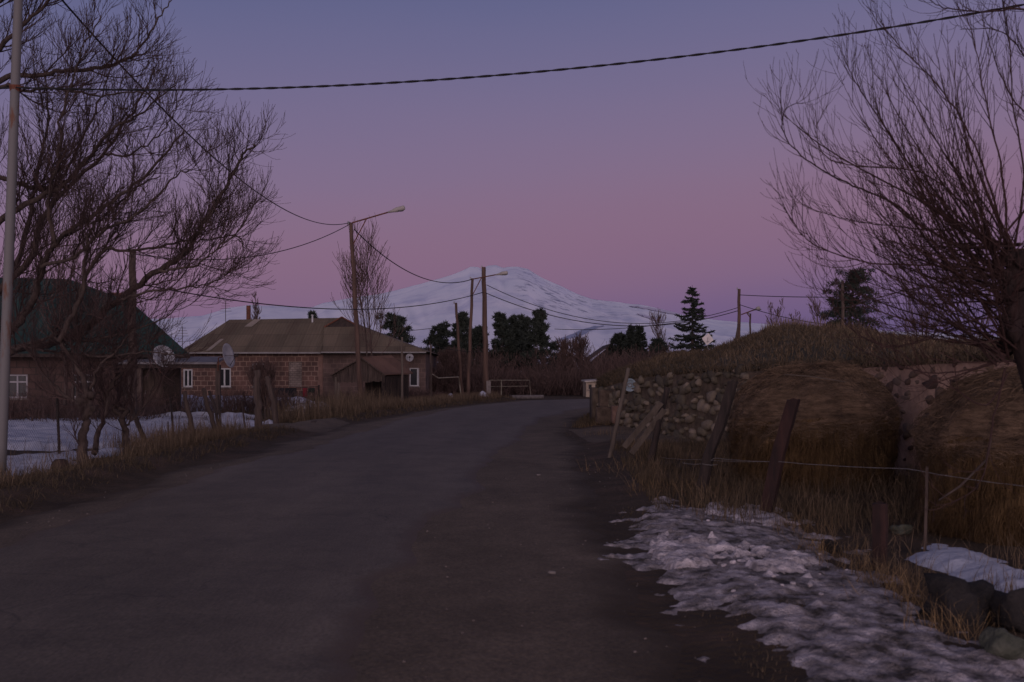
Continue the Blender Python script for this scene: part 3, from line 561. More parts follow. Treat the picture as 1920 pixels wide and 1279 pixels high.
# --- house with the green metal roof
def green_house():
    TH = math.radians(17.7); root = thing('village_house', (-11.85, 37.3, 0), 'low stone house with a dark green metal roof behind the bare trees', 'house')
    Yf = 37.9; xl, xr = -30.0, -12.2; xm_ = -13.88; ze = GZ(664, 37.5)
    wins = [(-18.05, -17.38, GZ(746, 36.5), GZ(702, 36.5)), (-15.9, -15.2, GZ(746, 36.5), GZ(702, 36.5)), (-21.0, -20.3, GZ(746, 36.5), GZ(702, 36.5))]
    w = MB(); wall_open(w, xl, xm_, -0.3, ze + 0.05, Yf, wins)
    w.add([(xl, Yf, -0.3), (xl, 44.5, -0.3), (xl, 44.5, ze), (xl, Yf, ze)], [(0, 1, 2, 3)]); w.add([(xr, Yf, -0.3), (xr, 44.5, -0.3), (xr, 44.5, ze), (xr, Yf, ze)], [(0, 1, 2, 3)]); w.add([(xl, 44.5, -0.3), (xr, 44.5, -0.3), (xr, 44.5, ze), (xl, 44.5, ze)], [(0, 1, 2, 3)])
    w.build('wall', brick_mat('dark_tuff', (0.050, 0.030, 0.028), (0.075, 0.045, 0.040), (0.035, 0.025, 0.023), 0.42, 0.26, 0.02), root)
    b = MB(); door = (-13.5, -12.8, -0.25, GZ(694, 38)); wall_open(b, xm_, xr, -0.3, ze + 0.05, Yf - 0.02, [door], 0.15); b.build('timber_wall', M_darkwood, root)
    for q in wins: window(root, q, Yf, mat('dull_white_paint', (0.22, 0.21, 0.23), (0.30, 0.29, 0.31), rough=0.7), fw=0.055, bars=(0.68,))
    d = MB(); d.span((door[0], Yf + 0.08, door[2]), (door[1], Yf + 0.12, door[3])); dd = d.build('door', M_wood, root)
    h = MB(); h.tube([(door[0] + 0.08, Yf + 0.05, 0.8), (door[0] + 0.08, Yf + 0.05, 0.92)], 0.015, 6); h.build('handle', M_wire, dd)
    # gambrel-hipped roof
    ex0, ex1 = -30.3, -11.85; A = (ex0, 37.3, GZ(665, 37.3)); B = (ex1, 37.3, GZ(665, 37.3)); zm = GZ(568, 39.4); zr = GZ(530, 41.3)
    Mx1 = ex1 - 2.14; Mx0 = ex0 + (ex1 - Mx1); Rx1 = ex1 - 4.54; Rx0 = ex0 + (ex1 - Rx1)
    vs = [A, B, (ex1, 45.3, A[2]), (ex0, 45.3, A[2]), (Mx0, 39.4, zm), (Mx1, 39.4, zm), (Mx1, 43.2, zm), (Mx0, 43.2, zm), (Rx0, 41.3, zr), (Rx1, 41.3, zr)]
    r = MB(); r.add(vs, [(0, 1, 5, 4), (1, 2, 6, 5), (2, 3, 7, 6), (3, 0, 4, 7), (4, 5, 9, 8), (5, 6, 9), (6, 7, 8, 9), (7, 4, 8), (0, 3, 2, 1)])
    rf = r.build('roof', corrugated('green_metal', (0.009, 0.026, 0.025), (0.015, 0.038, 0.035), 0.3, 0, 0.6, 0.85), root)
    c = MB(); cx = -14.4; c.span((cx - 0.3, 40.1, zm - 0.4), (cx + 0.3, 40.6, GZ(556, 40.3))); c.span((cx - 0.36, 40.04, GZ(556, 40.3) + 0.002), (cx + 0.36, 40.66, GZ(553, 40.3))); c.build('chimney', mat('chimney_brick', (0.08, 0.035, 0.03), (0.12, 0.06, 0.05), scale=6, bump=0.4), rf)
    f = MB(); f.span((ex0, 37.24, A[2] - 0.12), (ex1, 37.296, A[2] + 0.01)); f.build('eave_board', M_darkwood, rf)
    root.rotation_euler.z = TH
    RI = Matrix.Rotation(-TH, 3, 'Z')
    def inv(mb): mb.v = [RI @ (Vector(v) - root.location) + root.location for v in mb.v]; return mb
    # porch
    z1, z2 = GZ(672, 37.7), GZ(683, 35.8); x0, x1 = GX(232, 36.5), GX(420, 36.5)
    p = MB(); p.add([(x0, 37.8, z1), (x1 - 0.3, 37.8, z1), (x1, 35.6, z2), (x0, 35.6, z2), (x0, 37.8, z1 + 0.07), (x1 - 0.3, 37.8, z1 + 0.07), (x1, 35.6, z2 + 0.07), (x0, 35.6, z2 + 0.07)], [(0, 1, 2, 3), (7, 6, 5, 4), (0, 3, 7, 4), (1, 5, 6, 2), (3, 2, 6, 7), (0, 4, 5, 1)])
    inv(p).build('porch_roof', mat('grey_tin', (0.09, 0.085, 0.09), (0.15, 0.14, 0.145), scale=3, rough=0.6), root)
    for px in (409, 262):
        q = MB(); x = GX(px, 35.8); q.span((x - 0.08, 35.72, -0.15), (x + 0.08, 35.88, z2 - 0.02)); inv(q).build('porch_post', M_wood, root)
    q = MB(); q.span((x0, 35.7, z2 - 0.14), (x1 - 0.05, 35.78, z2 - 0.005)); inv(q).build('porch_beam', M_darkwood, root)
green_house()
dish(305, 671, 35.9, 0.42, math.radians(38), math.radians(28), 'pale satellite dish on the porch roof beside the green roof')
dish(423, 668, 35.6, 0.42, math.radians(78), math.radians(12), 'satellite dish seen nearly edge-on at the outer end of the porch')

# --- long brick house with hipped roof
def brick_house():
    root = thing('brick_house', (GX(560, 62), 62, 0), 'long tuff-block house with pale mortar joints and a hipped rusty-brown roof', 'house')
    Y = 60.0; Zf = lambda py: GZ(py, Y); X = lambda px: GX(px, Y)
    wins = [(X(343), X(361), Zf(726), Zf(692)), (X(410), X(433), Zf(726), Zf(690)), (X(473), X(497), Zf(725), Zf(682)), (X(541), X(566), Zf(726), Zf(678))]
    w = MB(); wall_open(w, X(330), X(606), -0.2, Zf(661), Y, wins, 0.22)
    xl, xr = X(330), X(798); zt = Zf(661)
    w.add([(xl, Y, -0.2), (xl, 68.6, -0.2), (xl, 68.6, zt), (xl, Y, zt)], [(0, 1, 2, 3)]); w.add([(xl, 68.6, -0.2), (xr, 68.6, -0.2), (xr, 68.6, zt), (xl, 68.6, zt)], [(0, 1, 2, 3)])
    w.build('wall', brick_mat('tuff_blocks', (0.070, 0.040, 0.036), (0.125, 0.068, 0.056), (0.235, 0.165, 0.135), 0.385, 0.285, 0.026), root)
    wy = Y - 0.05; w2 = MB(); rw = [(X(768), X(786), Zf(724), Zf(690))]; wall_open(w2, X(606), X(798), -0.2, zt, wy, rw, 0.22); w2.add([(xr, wy, -0.2), (xr, 68.6, -0.2), (xr, 68.6, zt), (xr, wy, zt)], [(0, 1, 2, 3)]); w2.add([(X(606), wy, -0.2), (X(606), Y, -0.2), (X(606), Y, zt), (X(606), wy, zt)], [(0, 1, 2, 3)])
    w2.build('wing_wall', brick_mat('grey_brown_blocks', (0.072, 0.050, 0.046), (0.10, 0.066, 0.060), (0.13, 0.09, 0.08), 0.40, 0.27, 0.02, 0.3), root)
    q = MB(); q.span((X(597), Y - 0.07, 0), (X(605.6), Y - 0.001, Zf(664))); q.build('quoin', mat('quoin_stone', (0.12, 0.07, 0.055), (0.18, 0.11, 0.09), scale=3), root)
    window(root, wins[0], Y, M_white, (0.5,), (), 0.09); window(root, wins[1], Y, M_white, (0.45,), (), 0.09); window(root, wins[2], Y, M_white, (0.04,), (0.62,), 0.055); window(root, rw[0], wy, M_white, (0.82,), (), 0.055)
    a, b, c, d = wins[3]; i = MB(); i.span((a + 0.005, Y + 0.06, c + 0.005), (b - 0.005, Y + 0.2, d - 0.005)); o = i.build('bricked_up_window', brick_mat('grey_infill', (0.16, 0.135, 0.125), (0.22, 0.185, 0.17), (0.10, 0.08, 0.075), 0.26, 0.13, 0.02), root); o['label'] = 'window opening filled with pale grey bricks'
    e = MB(); ff = MB(); ff.span((X(340), 59.42, Zf(663.5)), (X(604), 59.52, Zf(660.5))); ff.span((X(606), 59.22, Zf(662.5)), (X(801), 59.32, Zf(660))); 
    A = P(334, 661, 59.5); B = P(628, 661, 59.5); R1 = P(430, 599.5, 64); R2 = P(640, 596, 64); A2 = Vector((A.x, 69, A.z)); D2 = Vector((GX(803, 59.3), 69, A.z))
    r = MB(); r.add([A, B, R2, R1, A2, D2], [(0, 1, 2, 3), (0, 3, 4), (3, 2, 5, 4)])
    B2 = P(605, 661, 59.3); D = P(804, 660, 59.3); G1 = P(608, 613.5, 62.4); G2 = P(673, 612.5, 62.4); T = P(641, 595.5, 62.7)
    r.add([B2, D, G2, G1, T, R2, D2, P(607, 612, 63.2)], [(0, 1, 2, 3), (1, 6, 5, 2), (2, 5, 4), (3, 4, 5), (0, 3, 7)])
    r.add([A + Vector((0, 0, -0.06)), B + Vector((0, 0, -0.06)), D + Vector((0, 0, -0.06)), D2 + Vector((0, 0, -0.06)), A2 + Vector((0, 0, -0.06))], [(0, 1, 2, 3, 4)])
    rf = r.build('roof', corrugated('rusty_sheet_roof', (0.085, 0.058, 0.040), (0.155, 0.115, 0.080), 0.2, 0, 0.5, 0.85, (0.115, 0.090, 0.062)), root)
    ff.build('eave_board', mat('grey_board', (0.16, 0.15, 0.15), (0.22, 0.21, 0.21), scale=3), rf)
    g = MB(); g.add([G1, G2, T], [(0, 1, 2)]); g.build('gablet', M_darkwood, rf)
    g = MB(); g.bar(G1 + Vector((0, -.03, 0)), T + Vector((0, -.03, 0.03)), 0.07, 0.07); g.bar(T + Vector((0, -.03, 0.03)), G2 + Vector((0, -.03, 0)), 0.07, 0.07); g.build('bargeboard', M_rust, rf)
    # loose paler sheet on the slope
    n = (B - A).cross(R1 - A).normalized(); n = -n if n.z < 0 else n
    def onroof(px, t): return A.lerp(B, (px - 334) / 294).lerp(R1.lerp(R2, (px - 430) / 210), t)
    def fr(px, py):
        t = (661 - py) / 62.5; y = lerp(59.5, 64, t); return P(px, py, y) + n * 0.05
    s = MB(); s.add([fr(458, 614), fr(472, 614), fr(490, 600), fr(477, 600)], [(0, 1, 2, 3)]); s.build('roof_patch', mat('pale_sheet', (0.20, 0.17, 0.14), (0.25, 0.21, 0.18), scale=2), rf)
    s = MB(); s.add([fr(386, 659), fr(394, 659), fr(420, 637), fr(413, 637)], [(0, 1, 2, 3)]); s.build('roof_patch', MATS['pale_sheet'], rf)
    s = MB(); s.add([fr(566, 611), fr(569, 611), fr(590, 600), fr(586, 600)], [(0, 1, 2, 3)]); s.build('roof_patch', MATS['pale_sheet'], rf)
    c = MB(); p = P(466, 600, 64.2); c.tube([p - Vector((0, 0, 0.3)), P(466, 573, 64.2)], 0.14, 8); c.build('chimney_pipe', M_rust, rf)
    c = MB(); c.tube([fr(586, 606), fr(586, 606) + Vector((0, 0, 0.42))], 0.055, 8); c.tube([fr(586, 606) + Vector((0, 0, 0.43)), fr(586, 606) + Vector((0, 0, 0.48))], 0.09, 8); c.build('vent_pipe', M_white, rf)
    return root
brick_house()
def antenna(px, py0, py1, Y, label, seed=0):
    root = thing('tv_antenna', P(px, py1, Y), label, 'antenna', 'television antennas on the roofs'); m = MB(); a, b = P(px, py1, Y), P(px, py0, Y); m.tube([a, b], 0.02, 5); m.build('mast', M_darkwood, root)
    e = MB()
    for k in range(4): z = b - Vector((0, 0, 0.1 + 0.16 * k)); w = 0.22 + 0.05 * k; e.tube([z - Vector((w, 0, 0)), z + Vector((w, 0, 0))], 0.013, 4)
    e.build('aerial', M_darkwood, root)
antenna(423, 566, 604, 63.5, 'thin television antenna at the left end of the brick house roof')
antenna(342, 612, 662, 61.2, 'bare antenna mast rising between the green roof and the brown roof')
dish(768, 671, 59.4, 0.24, math.radians(8), math.radians(20), 'small white satellite dish under the right eave of the brick house', 0.3)
dish(1142, 680, 88, 0.30, math.radians(-5), math.radians(18), 'white round satellite dish on the dark gable behind the wall', 0.3)

# --- plank shed with rusty gable roof by the road
def shed():
    Y = 50.5; root = thing('shed', P(690, 752, Y), 'open plank shed with a rusty gable roof beside the street lamp pole', 'shed'); root.location.z = 0
    ap0 = P(678, 671, Y); l0 = P(618, 705, Y); r0 = P(723, 704, Y); ap1 = P(733, 668, Y + 3.2); r1 = P(774, 701, Y + 3.2); l1 = l0 + (ap1 - ap0)
    mb = MB()
    for a, b, c, d in ((ap0, r0, r1, ap1), (l0, ap0, ap1, l1)):
        n = (b - a).cross(c - a).normalized() * 0.05; mb.add([a, b, c, d, a + n, b + n, c + n, d + n], [(0, 1, 2, 3), (4, 7, 6, 5), (0, 4, 5, 1), (1, 5, 6, 2), (2, 6, 7, 3), (3, 7, 4, 0)])
    rf = mb.build('roof', corrugated('shed_rust_roof', (0.10, 0.055, 0.038), (0.19, 0.11, 0.075), 0.15, 1, 0.9, 0.85), root)
    b = MB(); b.bar(l0 + Vector((0, -.06, 0)), ap0 + Vector((0, -.06, 0)), 0.06, 0.12); b.bar(ap0 + Vector((0, -.06, 0)), r0 + Vector((0, -.06, 0)), 0.06, 0.12); b.build('bargeboard', M_wood, rf)
    g = MB(); zb = GZ(716, Y); n = 22
    for i in range(n):
        x0 = lerp(l0.x + 0.1, r0.x - 0.05, i / n); x1 = lerp(l0.x + 0.1, r0.x - 0.05, (i + 1) / n) - 0.012; xm = (x0 + x1) / 2
        zt = lerp(l0.z, ap0.z, (xm - l0.x) / (ap0.x - l0.x)) if xm < ap0.x else lerp(ap0.z, r0.z, (xm - ap0.x) / (r0.x - ap0.x))
        if zt - 0.04 > zb: g.span((x0, Y + 0.04 + 0.01 * (i % 2), zb + R.uniform(-0.05, 0.04)), (x1, Y + 0.07 + 0.01 * (i % 2), zt - 0.04))
    g.build('gable_boards', M_wood, root)
    for q in (l0 + Vector((0.3, 0, 0)), r0 + Vector((-0.15, 0, 0)), r1 + Vector((-0.3, 0, 0)), l1 + Vector((0.4, 0, 0))):
        p = MB(); p.tube([(q.x, q.y + 0.1, -0.15), (q.x, q.y + 0.1, q.z - 0.05)], 0.07, 7); p.build('post', M_palewood if q.y < 51 and q.x < -8 else M_darkwood, root)
    s = MB(); s.add([(r0.x - 0.1, Y + 0.15, -0.1), (r1.x - 0.25, Y + 3.2, -0.1), (r1.x - 0.25, Y + 3.2, r1.z - 0.04), (r0.x - 0.1, Y + 0.15, r0.z - 0.04)], [(0, 1, 2, 3)]); s.add([(l1.x + .3, Y + 3.1, -0.1), (r1.x - 0.3, Y + 3.1, -0.1), (r1.x - 0.3, Y + 3.1, r1.z - 0.04), (l1.x + .3, Y + 3.1, r1.z - 0.04)], [(0, 1, 2, 3)])
    n = 14
    for i in range(n): # side planks
        t = (i + 0.5) / n; s.box((lerp(r0.x - 0.1, r1.x - 0.25, t), lerp(Y + 0.15, Y + 3.2, t), r0.z / 2 - 0.05), (0.05, 0.19, r0.z - 0.1))
    s.build('side_boards', M_darkwood, root)
shed()
def plain_sheds():
    # cream kiosk-like shed beyond the bend
    Y = 65.5; root = thing('cream_shed', P(1112, 742, Y), 'small cream painted shed with two dark windows where the road bends away', 'shed'); root.location.z = 0
    x0, x1 = GX(1099, Y), GX(1127, Y); z0, z1 = -0.1, GZ(717, Y); ops = [(GX(1102.5, Y), GX(1110.5, Y), GZ(730.5, Y), GZ(720, Y)), (GX(1115, Y), GX(1123.5, Y), GZ(730.5, Y), GZ(720, Y))]
    w = MB(); wall_open(w, x0, x1, z0, z1, Y, ops, 0.1); w.add([(x0, Y, z0), (x0, Y + 3, z0), (x0, Y + 3, z1), (x0, Y, z1)], [(0, 1, 2, 3)]); w.build('wall', mat('cream_paint', (0.25, 0.20, 0.155), (0.33, 0.27, 0.21), scale=2, rough=0.8), root)
    w = MB(); w.span((x1 + 0.003, Y + 0.3, z0), (GX(1170, Y), Y + 3, z1)); w.build('side_wall', mat('grey_blue_sheet', (0.10, 0.095, 0.11), (0.14, 0.13, 0.15), scale=1), root)
    for i, o in enumerate(ops): window(root, o, Y, MATS['cream_paint'], (), (), 0.04, 0.04)
    r = MB(); r.add([(x0 - 0.1, Y - 0.15, z1 + 0.01), (GX(1175, Y), Y - 0.15, z1 + 0.2), (GX(1175, Y), Y + 3.2, z1 + 0.25), (x0 - 0.1, Y + 3.2, z1 + 0.06), (x0 - 0.1, Y - 0.15, z1 + 0.09), (GX(1175, Y), Y - 0.15, z1 + 0.28), (GX(1175, Y), Y + 3.2, z1 + 0.33), (x0 - 0.1, Y + 3.2, z1 + 0.14)], [(0, 1, 2, 3), (7, 6, 5, 4), (0, 4, 5, 1), (1, 5, 6, 2), (2, 6, 7, 3), (3, 7, 4, 0)])
    r.build('roof', mat('pale_tin', (0.30, 0.27, 0.25), (0.38, 0.35, 0.32), scale=2), root)
    # dark gabled house among the spruces
    Y = 92; root = thing('dark_house', P(1140, 742, Y), 'dark gabled house half hidden by the paired spruces', 'house'); root.location.z = 0
    a, b, t = P(1095, 682, Y), P(1190, 682, Y), P(1146, 646, Y); w = MB(); w.add([(a.x + .4, Y, -0.1), (b.x - .4, Y, -0.1), (b.x - .4, Y, b.z), t, (a.x + .4, Y, a.z)], [(0, 1, 2, 3, 4)]); w.add([(a.x + .4, Y, -0.1), (a.x + .4, Y + 8, -0.1), (a.x + .4, Y + 8, a.z), (a.x + .4, Y, a.z)], [(0, 1, 2, 3)]); w.build('wall', mat('sooty_wall', (0.03, 0.022, 0.022), (0.05, 0.036, 0.034), scale=1), root)
    r = MB(); n = Vector((0, 0, 0.1)); o = Vector((0, -0.5, 0)); q = Vector((0, 8.6, 0))
    for u, v in ((a, t), (t, b)): r.add([u + o, v + o, v + q, u + q, u + o + n, v + o + n, v + q + n, u + q + n], [(0, 1, 2, 3), (7, 6, 5, 4), (0, 4, 5, 1), (2, 6, 7, 3), (1, 5, 6, 2), (3, 7, 4, 0)])
    r.build('roof', mat('dark_roof', (0.035, 0.027, 0.027), (0.055, 0.043, 0.042), scale=1), root)
    w = MB(); w.span((GX(1126, Y), Y - 0.04, GZ(672, Y)), (GX(1131, Y), Y - 0.003, GZ(662, Y))); w.build('window', M_glass, root)
plain_sheds()
# ------------------------------------------------------------ poles, lamps, wires
def lamp_pole(name, base, top, head, brace_t, w, Y, label, m, stub=None, group=None, cat='street lamp', arm0=None):
    root = thing(name, P(*base, Y), label, cat, group); root.location.z = 0
    b = P(*base, Y); b.z = -0.15; t = P(*top, Y); p = MB(); k = 9
    p.tube([b.lerp(t, i / k) + Vector((0.02 * math.sin(i * 2.1), 0, 0)) for i in range(k + 1)], [lerp(w * 1.15, w * 0.75, i / k) for i in range(k + 1)], 10); p.build('pole', m, root, smooth=True)
    if head:
        h = P(*head, Y - 0.6); s = P(*arm0, Y) if arm0 else t - Vector((0, 0, 0.1)); a = MB(); e = s.lerp(h, 0.72); a.tube([s, s.lerp(h, 0.35), e], 0.035, 7); a.build('arm', M_rust, root)
        r = MB(); r.tube([t - Vector((0, 0, brace_t)) + (b - t).normalized() * 0.0 + Vector((0.03, 0, 0)), s.lerp(h, 0.28)], 0.028, 6); r.build('brace', M_rust, root)
        d = (h - e).normalized(); l = MB(); l.tube([e - d * 0.1, e + d * 0.12, e + d * (h - e).length * 0.45, h - d * 0.03, h], [0.04, 0.07, 0.12, 0.11, 0.05], 10)
        l.v = [Vector((v.x, v.y, h.z + (v.z - h.z) * 1.0)) for v in l.v]; lo = l.build('lamp_head', mat('lamp_metal', (0.24, 0.22, 0.20), (0.32, 0.30, 0.28), scale=4, rough=0.6), root, smooth=True)
        g = MB(); g.lump(e.lerp(h, 0.68) - Vector((0, 0, 0.075)), (0.19, 0.09, 0.06), 2, 0.0); g.build('lens', mat('lamp_lens', (0.10, 0.10, 0.10), rough=0.2), lo, smooth=True)
    if stub:
        s = MB(); q0, q1 = P(*stub[0], Y - 0.25), P(*stub[1], Y - 0.25); q0.z = -0.15; s.bar(q0, q1, 0.26, 0.2); s.build('concrete_stub', M_concrete, root)
    ins = MB()
    for dx in (-0.12,): c = t + Vector((dx, 0, 0.0)); ins.tube([t - Vector((0, 0, 0.05)), c], 0.02, 5); ins.tube([c - Vector((0, 0, 0.06)), c + Vector((0, 0, 0.08))], [0.035, 0.05], 7)
    ins.build('insulator', M_dish, root)
    return root
G_L = 'street lamps along the village road'
lamp_pole('street_lamp', (677, 738), (658, 418), (759, 389), 1.15, 0.115, 48, 'tall leaning street lamp with a long arm in front of the brick house', M_polewood, group=G_L, arm0=(660, 418))
lamp_pole('street_lamp', (877, 749), (886, 522), (952, 511), 0.95, 0.105, 61, 'slender street lamp leaning beside the thick pole below the snowy peak', M_polewood, group=G_L, arm0=(884, 524))
lamp_pole('street_lamp', (1405, 660), (1407, 588), (1425, 577), 0.3, 0.07, 62, 'small distant street lamp right of the white diamond sign', M_wood, group=G_L, arm0=(1390, 590))
lamp_pole('utility_pole', (912, 747), (907, 501), None, 0, 0.165, 61.3, 'thick brown wooden utility pole on a concrete stub at the road bend', M_polewood, ((917, 747), (916, 714)), 'wooden utility poles', 'utility pole')
lamp_pole('utility_pole', (867, 742), (855, 568), None, 0, 0.10, 63, 'short broken-topped pole leaning left of the slender street lamp', M_polewood, None, 'wooden utility poles', 'utility pole')
lamp_pole('utility_pole', (1384, 668), (1386, 542), None, 0, 0.12, 62, 'wooden utility pole with a diagonal strut on the mound skyline', M_polewood, None, 'wooden utility poles', 'utility pole')
lamp_pole('utility_pole', (1580, 660), (1580, 527), None, 0, 0.10, 52, 'wooden utility pole standing against the broad pine on the mound', M_wood, None, 'wooden utility poles', 'utility pole')
lamp_pole('utility_pole', (247, 770), (249, 468), None, 0, 0.14, 33, 'grey utility pole rising through the bare willow in front of the green roof', M_wood, None, 'wooden utility poles', 'utility pole')
def strut():
    o = MB(); o.tube([P(1374, 668, 61.8), P(1385, 608, 61.9)], 0.07, 7); root = o.build('pole_strut', M_wood); tag(root, 'diagonal wooden strut propping the pole on the mound skyline', 'pole strut')
strut()
def slim(name, pts, Y, w, m, label, cat='post', group=None, sink=True, n=7):
    mb = MB(); q = [P(*p, Y if not isinstance(Y, tuple) else Y[i]) for i, p in enumerate(pts)]
    if sink: q[0].z = min(q[0].z, gz(q[0].x, q[0].y) - 0.1)
    k = 6; path = []
    for a, b in zip(q, q[1:]):
        for i in range(k): path.append(a.lerp(b, i / k) + Vector((w * 0.5 * ns(i, a.x, 1, 0.7), 0, 0)))
    path.append(q[-1]); L = len(path)
    mb.tube(path, [w * (1.1 - 0.25 * i / L + 0.08 * ns(i, w * 50, 3, 0.9)) for i in range(L)], n)
    return tag(mb.build(name, m, smooth=True), label, cat, group)
# the pale painted metal pole at the left edge
def left_pole():
    root = thing('utility_pole', P(1, 893, 15.8), 'pale grey painted metal pole with rust stains at the left edge', 'utility pole'); root.location.z = 0
    a = P(1, 893, 15.8); a.z = -0.1; b = P(36, -40, 15.8); mb = MB(); k = 14; mb.tube([a.lerp(b, i / k) for i in range(k + 1)], [lerp(0.078, 0.066, i / k) for i in range(k + 1)], 16); mb.build('pole', M_greypaint, root, smooth=True)
    c = MB(); t = P(28, 165, 15.8); c.tube([t + Vector((0, 0.02, -0.05)), t + Vector((0, 0, 0.05))], 0.084, 14); c.tube([t, t + Vector((0.16, -0.05, 0))], 0.02, 6); c.build('clamp', M_rust, root)
left_pole()
def wire(a, b, sag, r, label, cat='overhead wire', m=None, name='overhead_wire', n=40, twist=0, group='overhead wires', ext=1.0):
    mb = MB(); pts = []
    for i in range(int(n * ext) + 1):
        t = i / n; q = a + (b - a) * t; q.z -= sag * 4 * (t * (1 - t) if t < 1 else 1 - t); pts.append(q)
    if not twist: mb.tube(pts, r, 6)
    else:
        for s in (0, math.pi):
            mb.tube([q + Vector((0, math.cos(i * twist + s), math.sin(i * twist + s))) * r * 0.9 for i, q in enumerate(pts)], r, 6)
    return tag(mb.build(name, m or M_cable, smooth=True), label, cat, group)
wire(P(30, 164, 15.7), P(2010, -8, 13.0), 0.42, 0.0095, 'thick twisted black cable crossing the whole sky overhead', 'overhead cable', None, 'overhead_cable', 420, 0.42, ext=2.2)
wire(P(-260, 158, 17), P(30, 164, 15.8), 0.05, 0.016, 'stub of thick cable running left from the pale grey pole', 'overhead cable', None, 'overhead_cable', 20)
wire(P(657, 417, 48), P(90, -30, 16), 1.3, 0.016, 'wire dropping steeply from the upper left to the tall street lamp')
wire(P(655, 421, 48), P(249, 476, 33), 0.75, 0.017, 'slack wire from the tall street lamp into the bare willow')
wire(P(664, 430, 48), P(884, 524, 61), 1.05, 0.024, 'deeply sagging wire between the two leaning street lamps')
wire(P(249, 530, 33), P(906, 548, 61.2), 0.95, 0.022, 'long wire passing low over the brick house roof')
wire(P(908, 548, 61.2), P(1386, 582, 62), 1.45, 0.024, 'lower sagging wire across the mountain from the thick pole')
wire(P(912, 534, 61.2), P(1386, 576, 62.2), 1.6, 0.020, 'upper sagging wire across the mountain from the thick pole')
wire(P(1386, 553, 62), P(1580, 557, 52.2), 0.05, 0.022, 'upper wire between the two poles on the mound skyline')
wire(P(1386, 571, 62), P(1580, 612, 52.2), 0.18, 0.022, 'lower wire between the two poles on the mound skyline')
wire(P(1040, 617, 90), P(1300, 600, 75), 0.3, 0.026, 'thin wire low over the snowy foothills toward the lone spruce')
wire(P(760, 620, 85), P(866, 603, 80), 0.15, 0.022, 'faint wire end behind the pine left of the poles')
wire(P(812, 648, 57), P(905, 660, 61), 0.1, 0.014, 'thin wire from the slim grey post toward the thick pole')

# gas pipes and small posts round the bend
slim('fence_post', [(754, 752), (754, 632)], 47, 0.055, M_palewood, 'slim pale wooden post between the shed and the brick house corner')
slim('fence_post', [(808, 752), (808, 646)], 54, 0.05, M_wood, 'slim grey post holding the pale pipe left of the poles')
def gas_pipe(pts, Ys, label, r=0.03):
    mb = MB(); mb.tube([P(x, y, Y) for (x, y), Y in zip(pts, Ys)], r, 7); return tag(mb.build('gas_pipe', M_pipe), label, 'gas pipe', 'pale gas pipes along the road')
gas_pipe([(811, 702), (822, 709), (860, 707), (862, 722), (865, 747)], [55, 55.5, 57, 57.5, 57.6], 'pale bent gas pipe running from the slim grey post and down to the ground', 0.035)
gas_pipe([(915, 713), (993, 713), (995, 742)], [64, 66, 66], 'upper thin gas pipe right of the thick pole, turning down at its end', 0.022)
gas_pipe([(800, 725), (920, 725), (990, 724)], [66, 66, 67], 'lower thin gas pipe behind the thick pole', 0.022)
gas_pipe([(940, 742), (940, 713)], [65, 65], 'short greenish upright pipe right of the thick pole', 0.04)
def culvert():
    root = thing('concrete_pipe', P(985, 748, 60.5), 'grey concrete pipe lying along the road edge with a dark open end', 'concrete pipe'); a, b = P(954, 745, 60.2), P(1018, 744.5, 61.2); mb = MB(); ax = (b - a).normalized()
    mb.tube([a, b], 0.13, 18, cap=False); mb.tube([b, a], 0.10, 18, cap=False); mb.build('shell', mat('dark_concrete', (.08, .07, .068), (.14, .125, .12), scale=5, rough=.95, bump=.4), root, smooth=True)
    k = MB(); k.tube([a - ax * 0.02, a + ax * 0.16], 0.155, 18, cap=False); k.tube([a + ax * 0.1, a + ax * 0.14], 0.12, 14); k.build('collar', M_darkwood, root, smooth=True)
culvert()
# diamond road sign seen from behind
def diamond():
    Y = 37; c = P(1327, 636, Y); root = thing('road_sign', c, 'white diamond road sign rising behind the grassy mound', 'road sign'); root.location.z = 2.2
    s = 0.225; mb = MB(); r = s * 0.12; pts = []
    for k in range(4):
        a0 = math.pi / 2 * k
        for j in range(5): a = a0 - math.pi / 4 + (j / 4) * math.pi / 2; pts.append(Vector((math.cos(a0), 0, math.sin(a0))) * (s - r * 1.41) + Vector((math.cos(a), 0, math.sin(a))) * r)
    rot = Matrix.Rotation(math.radians(8), 3, 'Y'); pts = [rot @ p for p in pts]; n = len(pts)
    mb.add([c + p for p in pts] + [c + p + Vector((0, 0.012, 0)) for p in pts], [tuple(range(n)), tuple(reversed(range(n, 2 * n)))] + [(i, i + n, (i + 1) % n + n, (i + 1) % n) for i in range(n)])
    mb.build('panel', mat('sign_back', (0.50, 0.46, 0.44), (0.62, 0.57, 0.55), scale=6, rough=0.6), root)
    b = MB(); b.bar(c + Vector((-0.008, -0.012, -0.12)), c + Vector((0.0, -0.012, 0.06)), 0.014, 0.01); b.bar(c + Vector((-0.05, -0.012, -0.09)), c + Vector((0.06, -0.012, -0.09)), 0.012, 0.01); b.build('bracket', M_wire, root)
    p = MB(); p.tube([c + Vector((0.01, 0.04, -2.0)), c + Vector((0, 0.04, 0.05))], 0.022, 8); p.build('post', M_wire, root)
diamond()
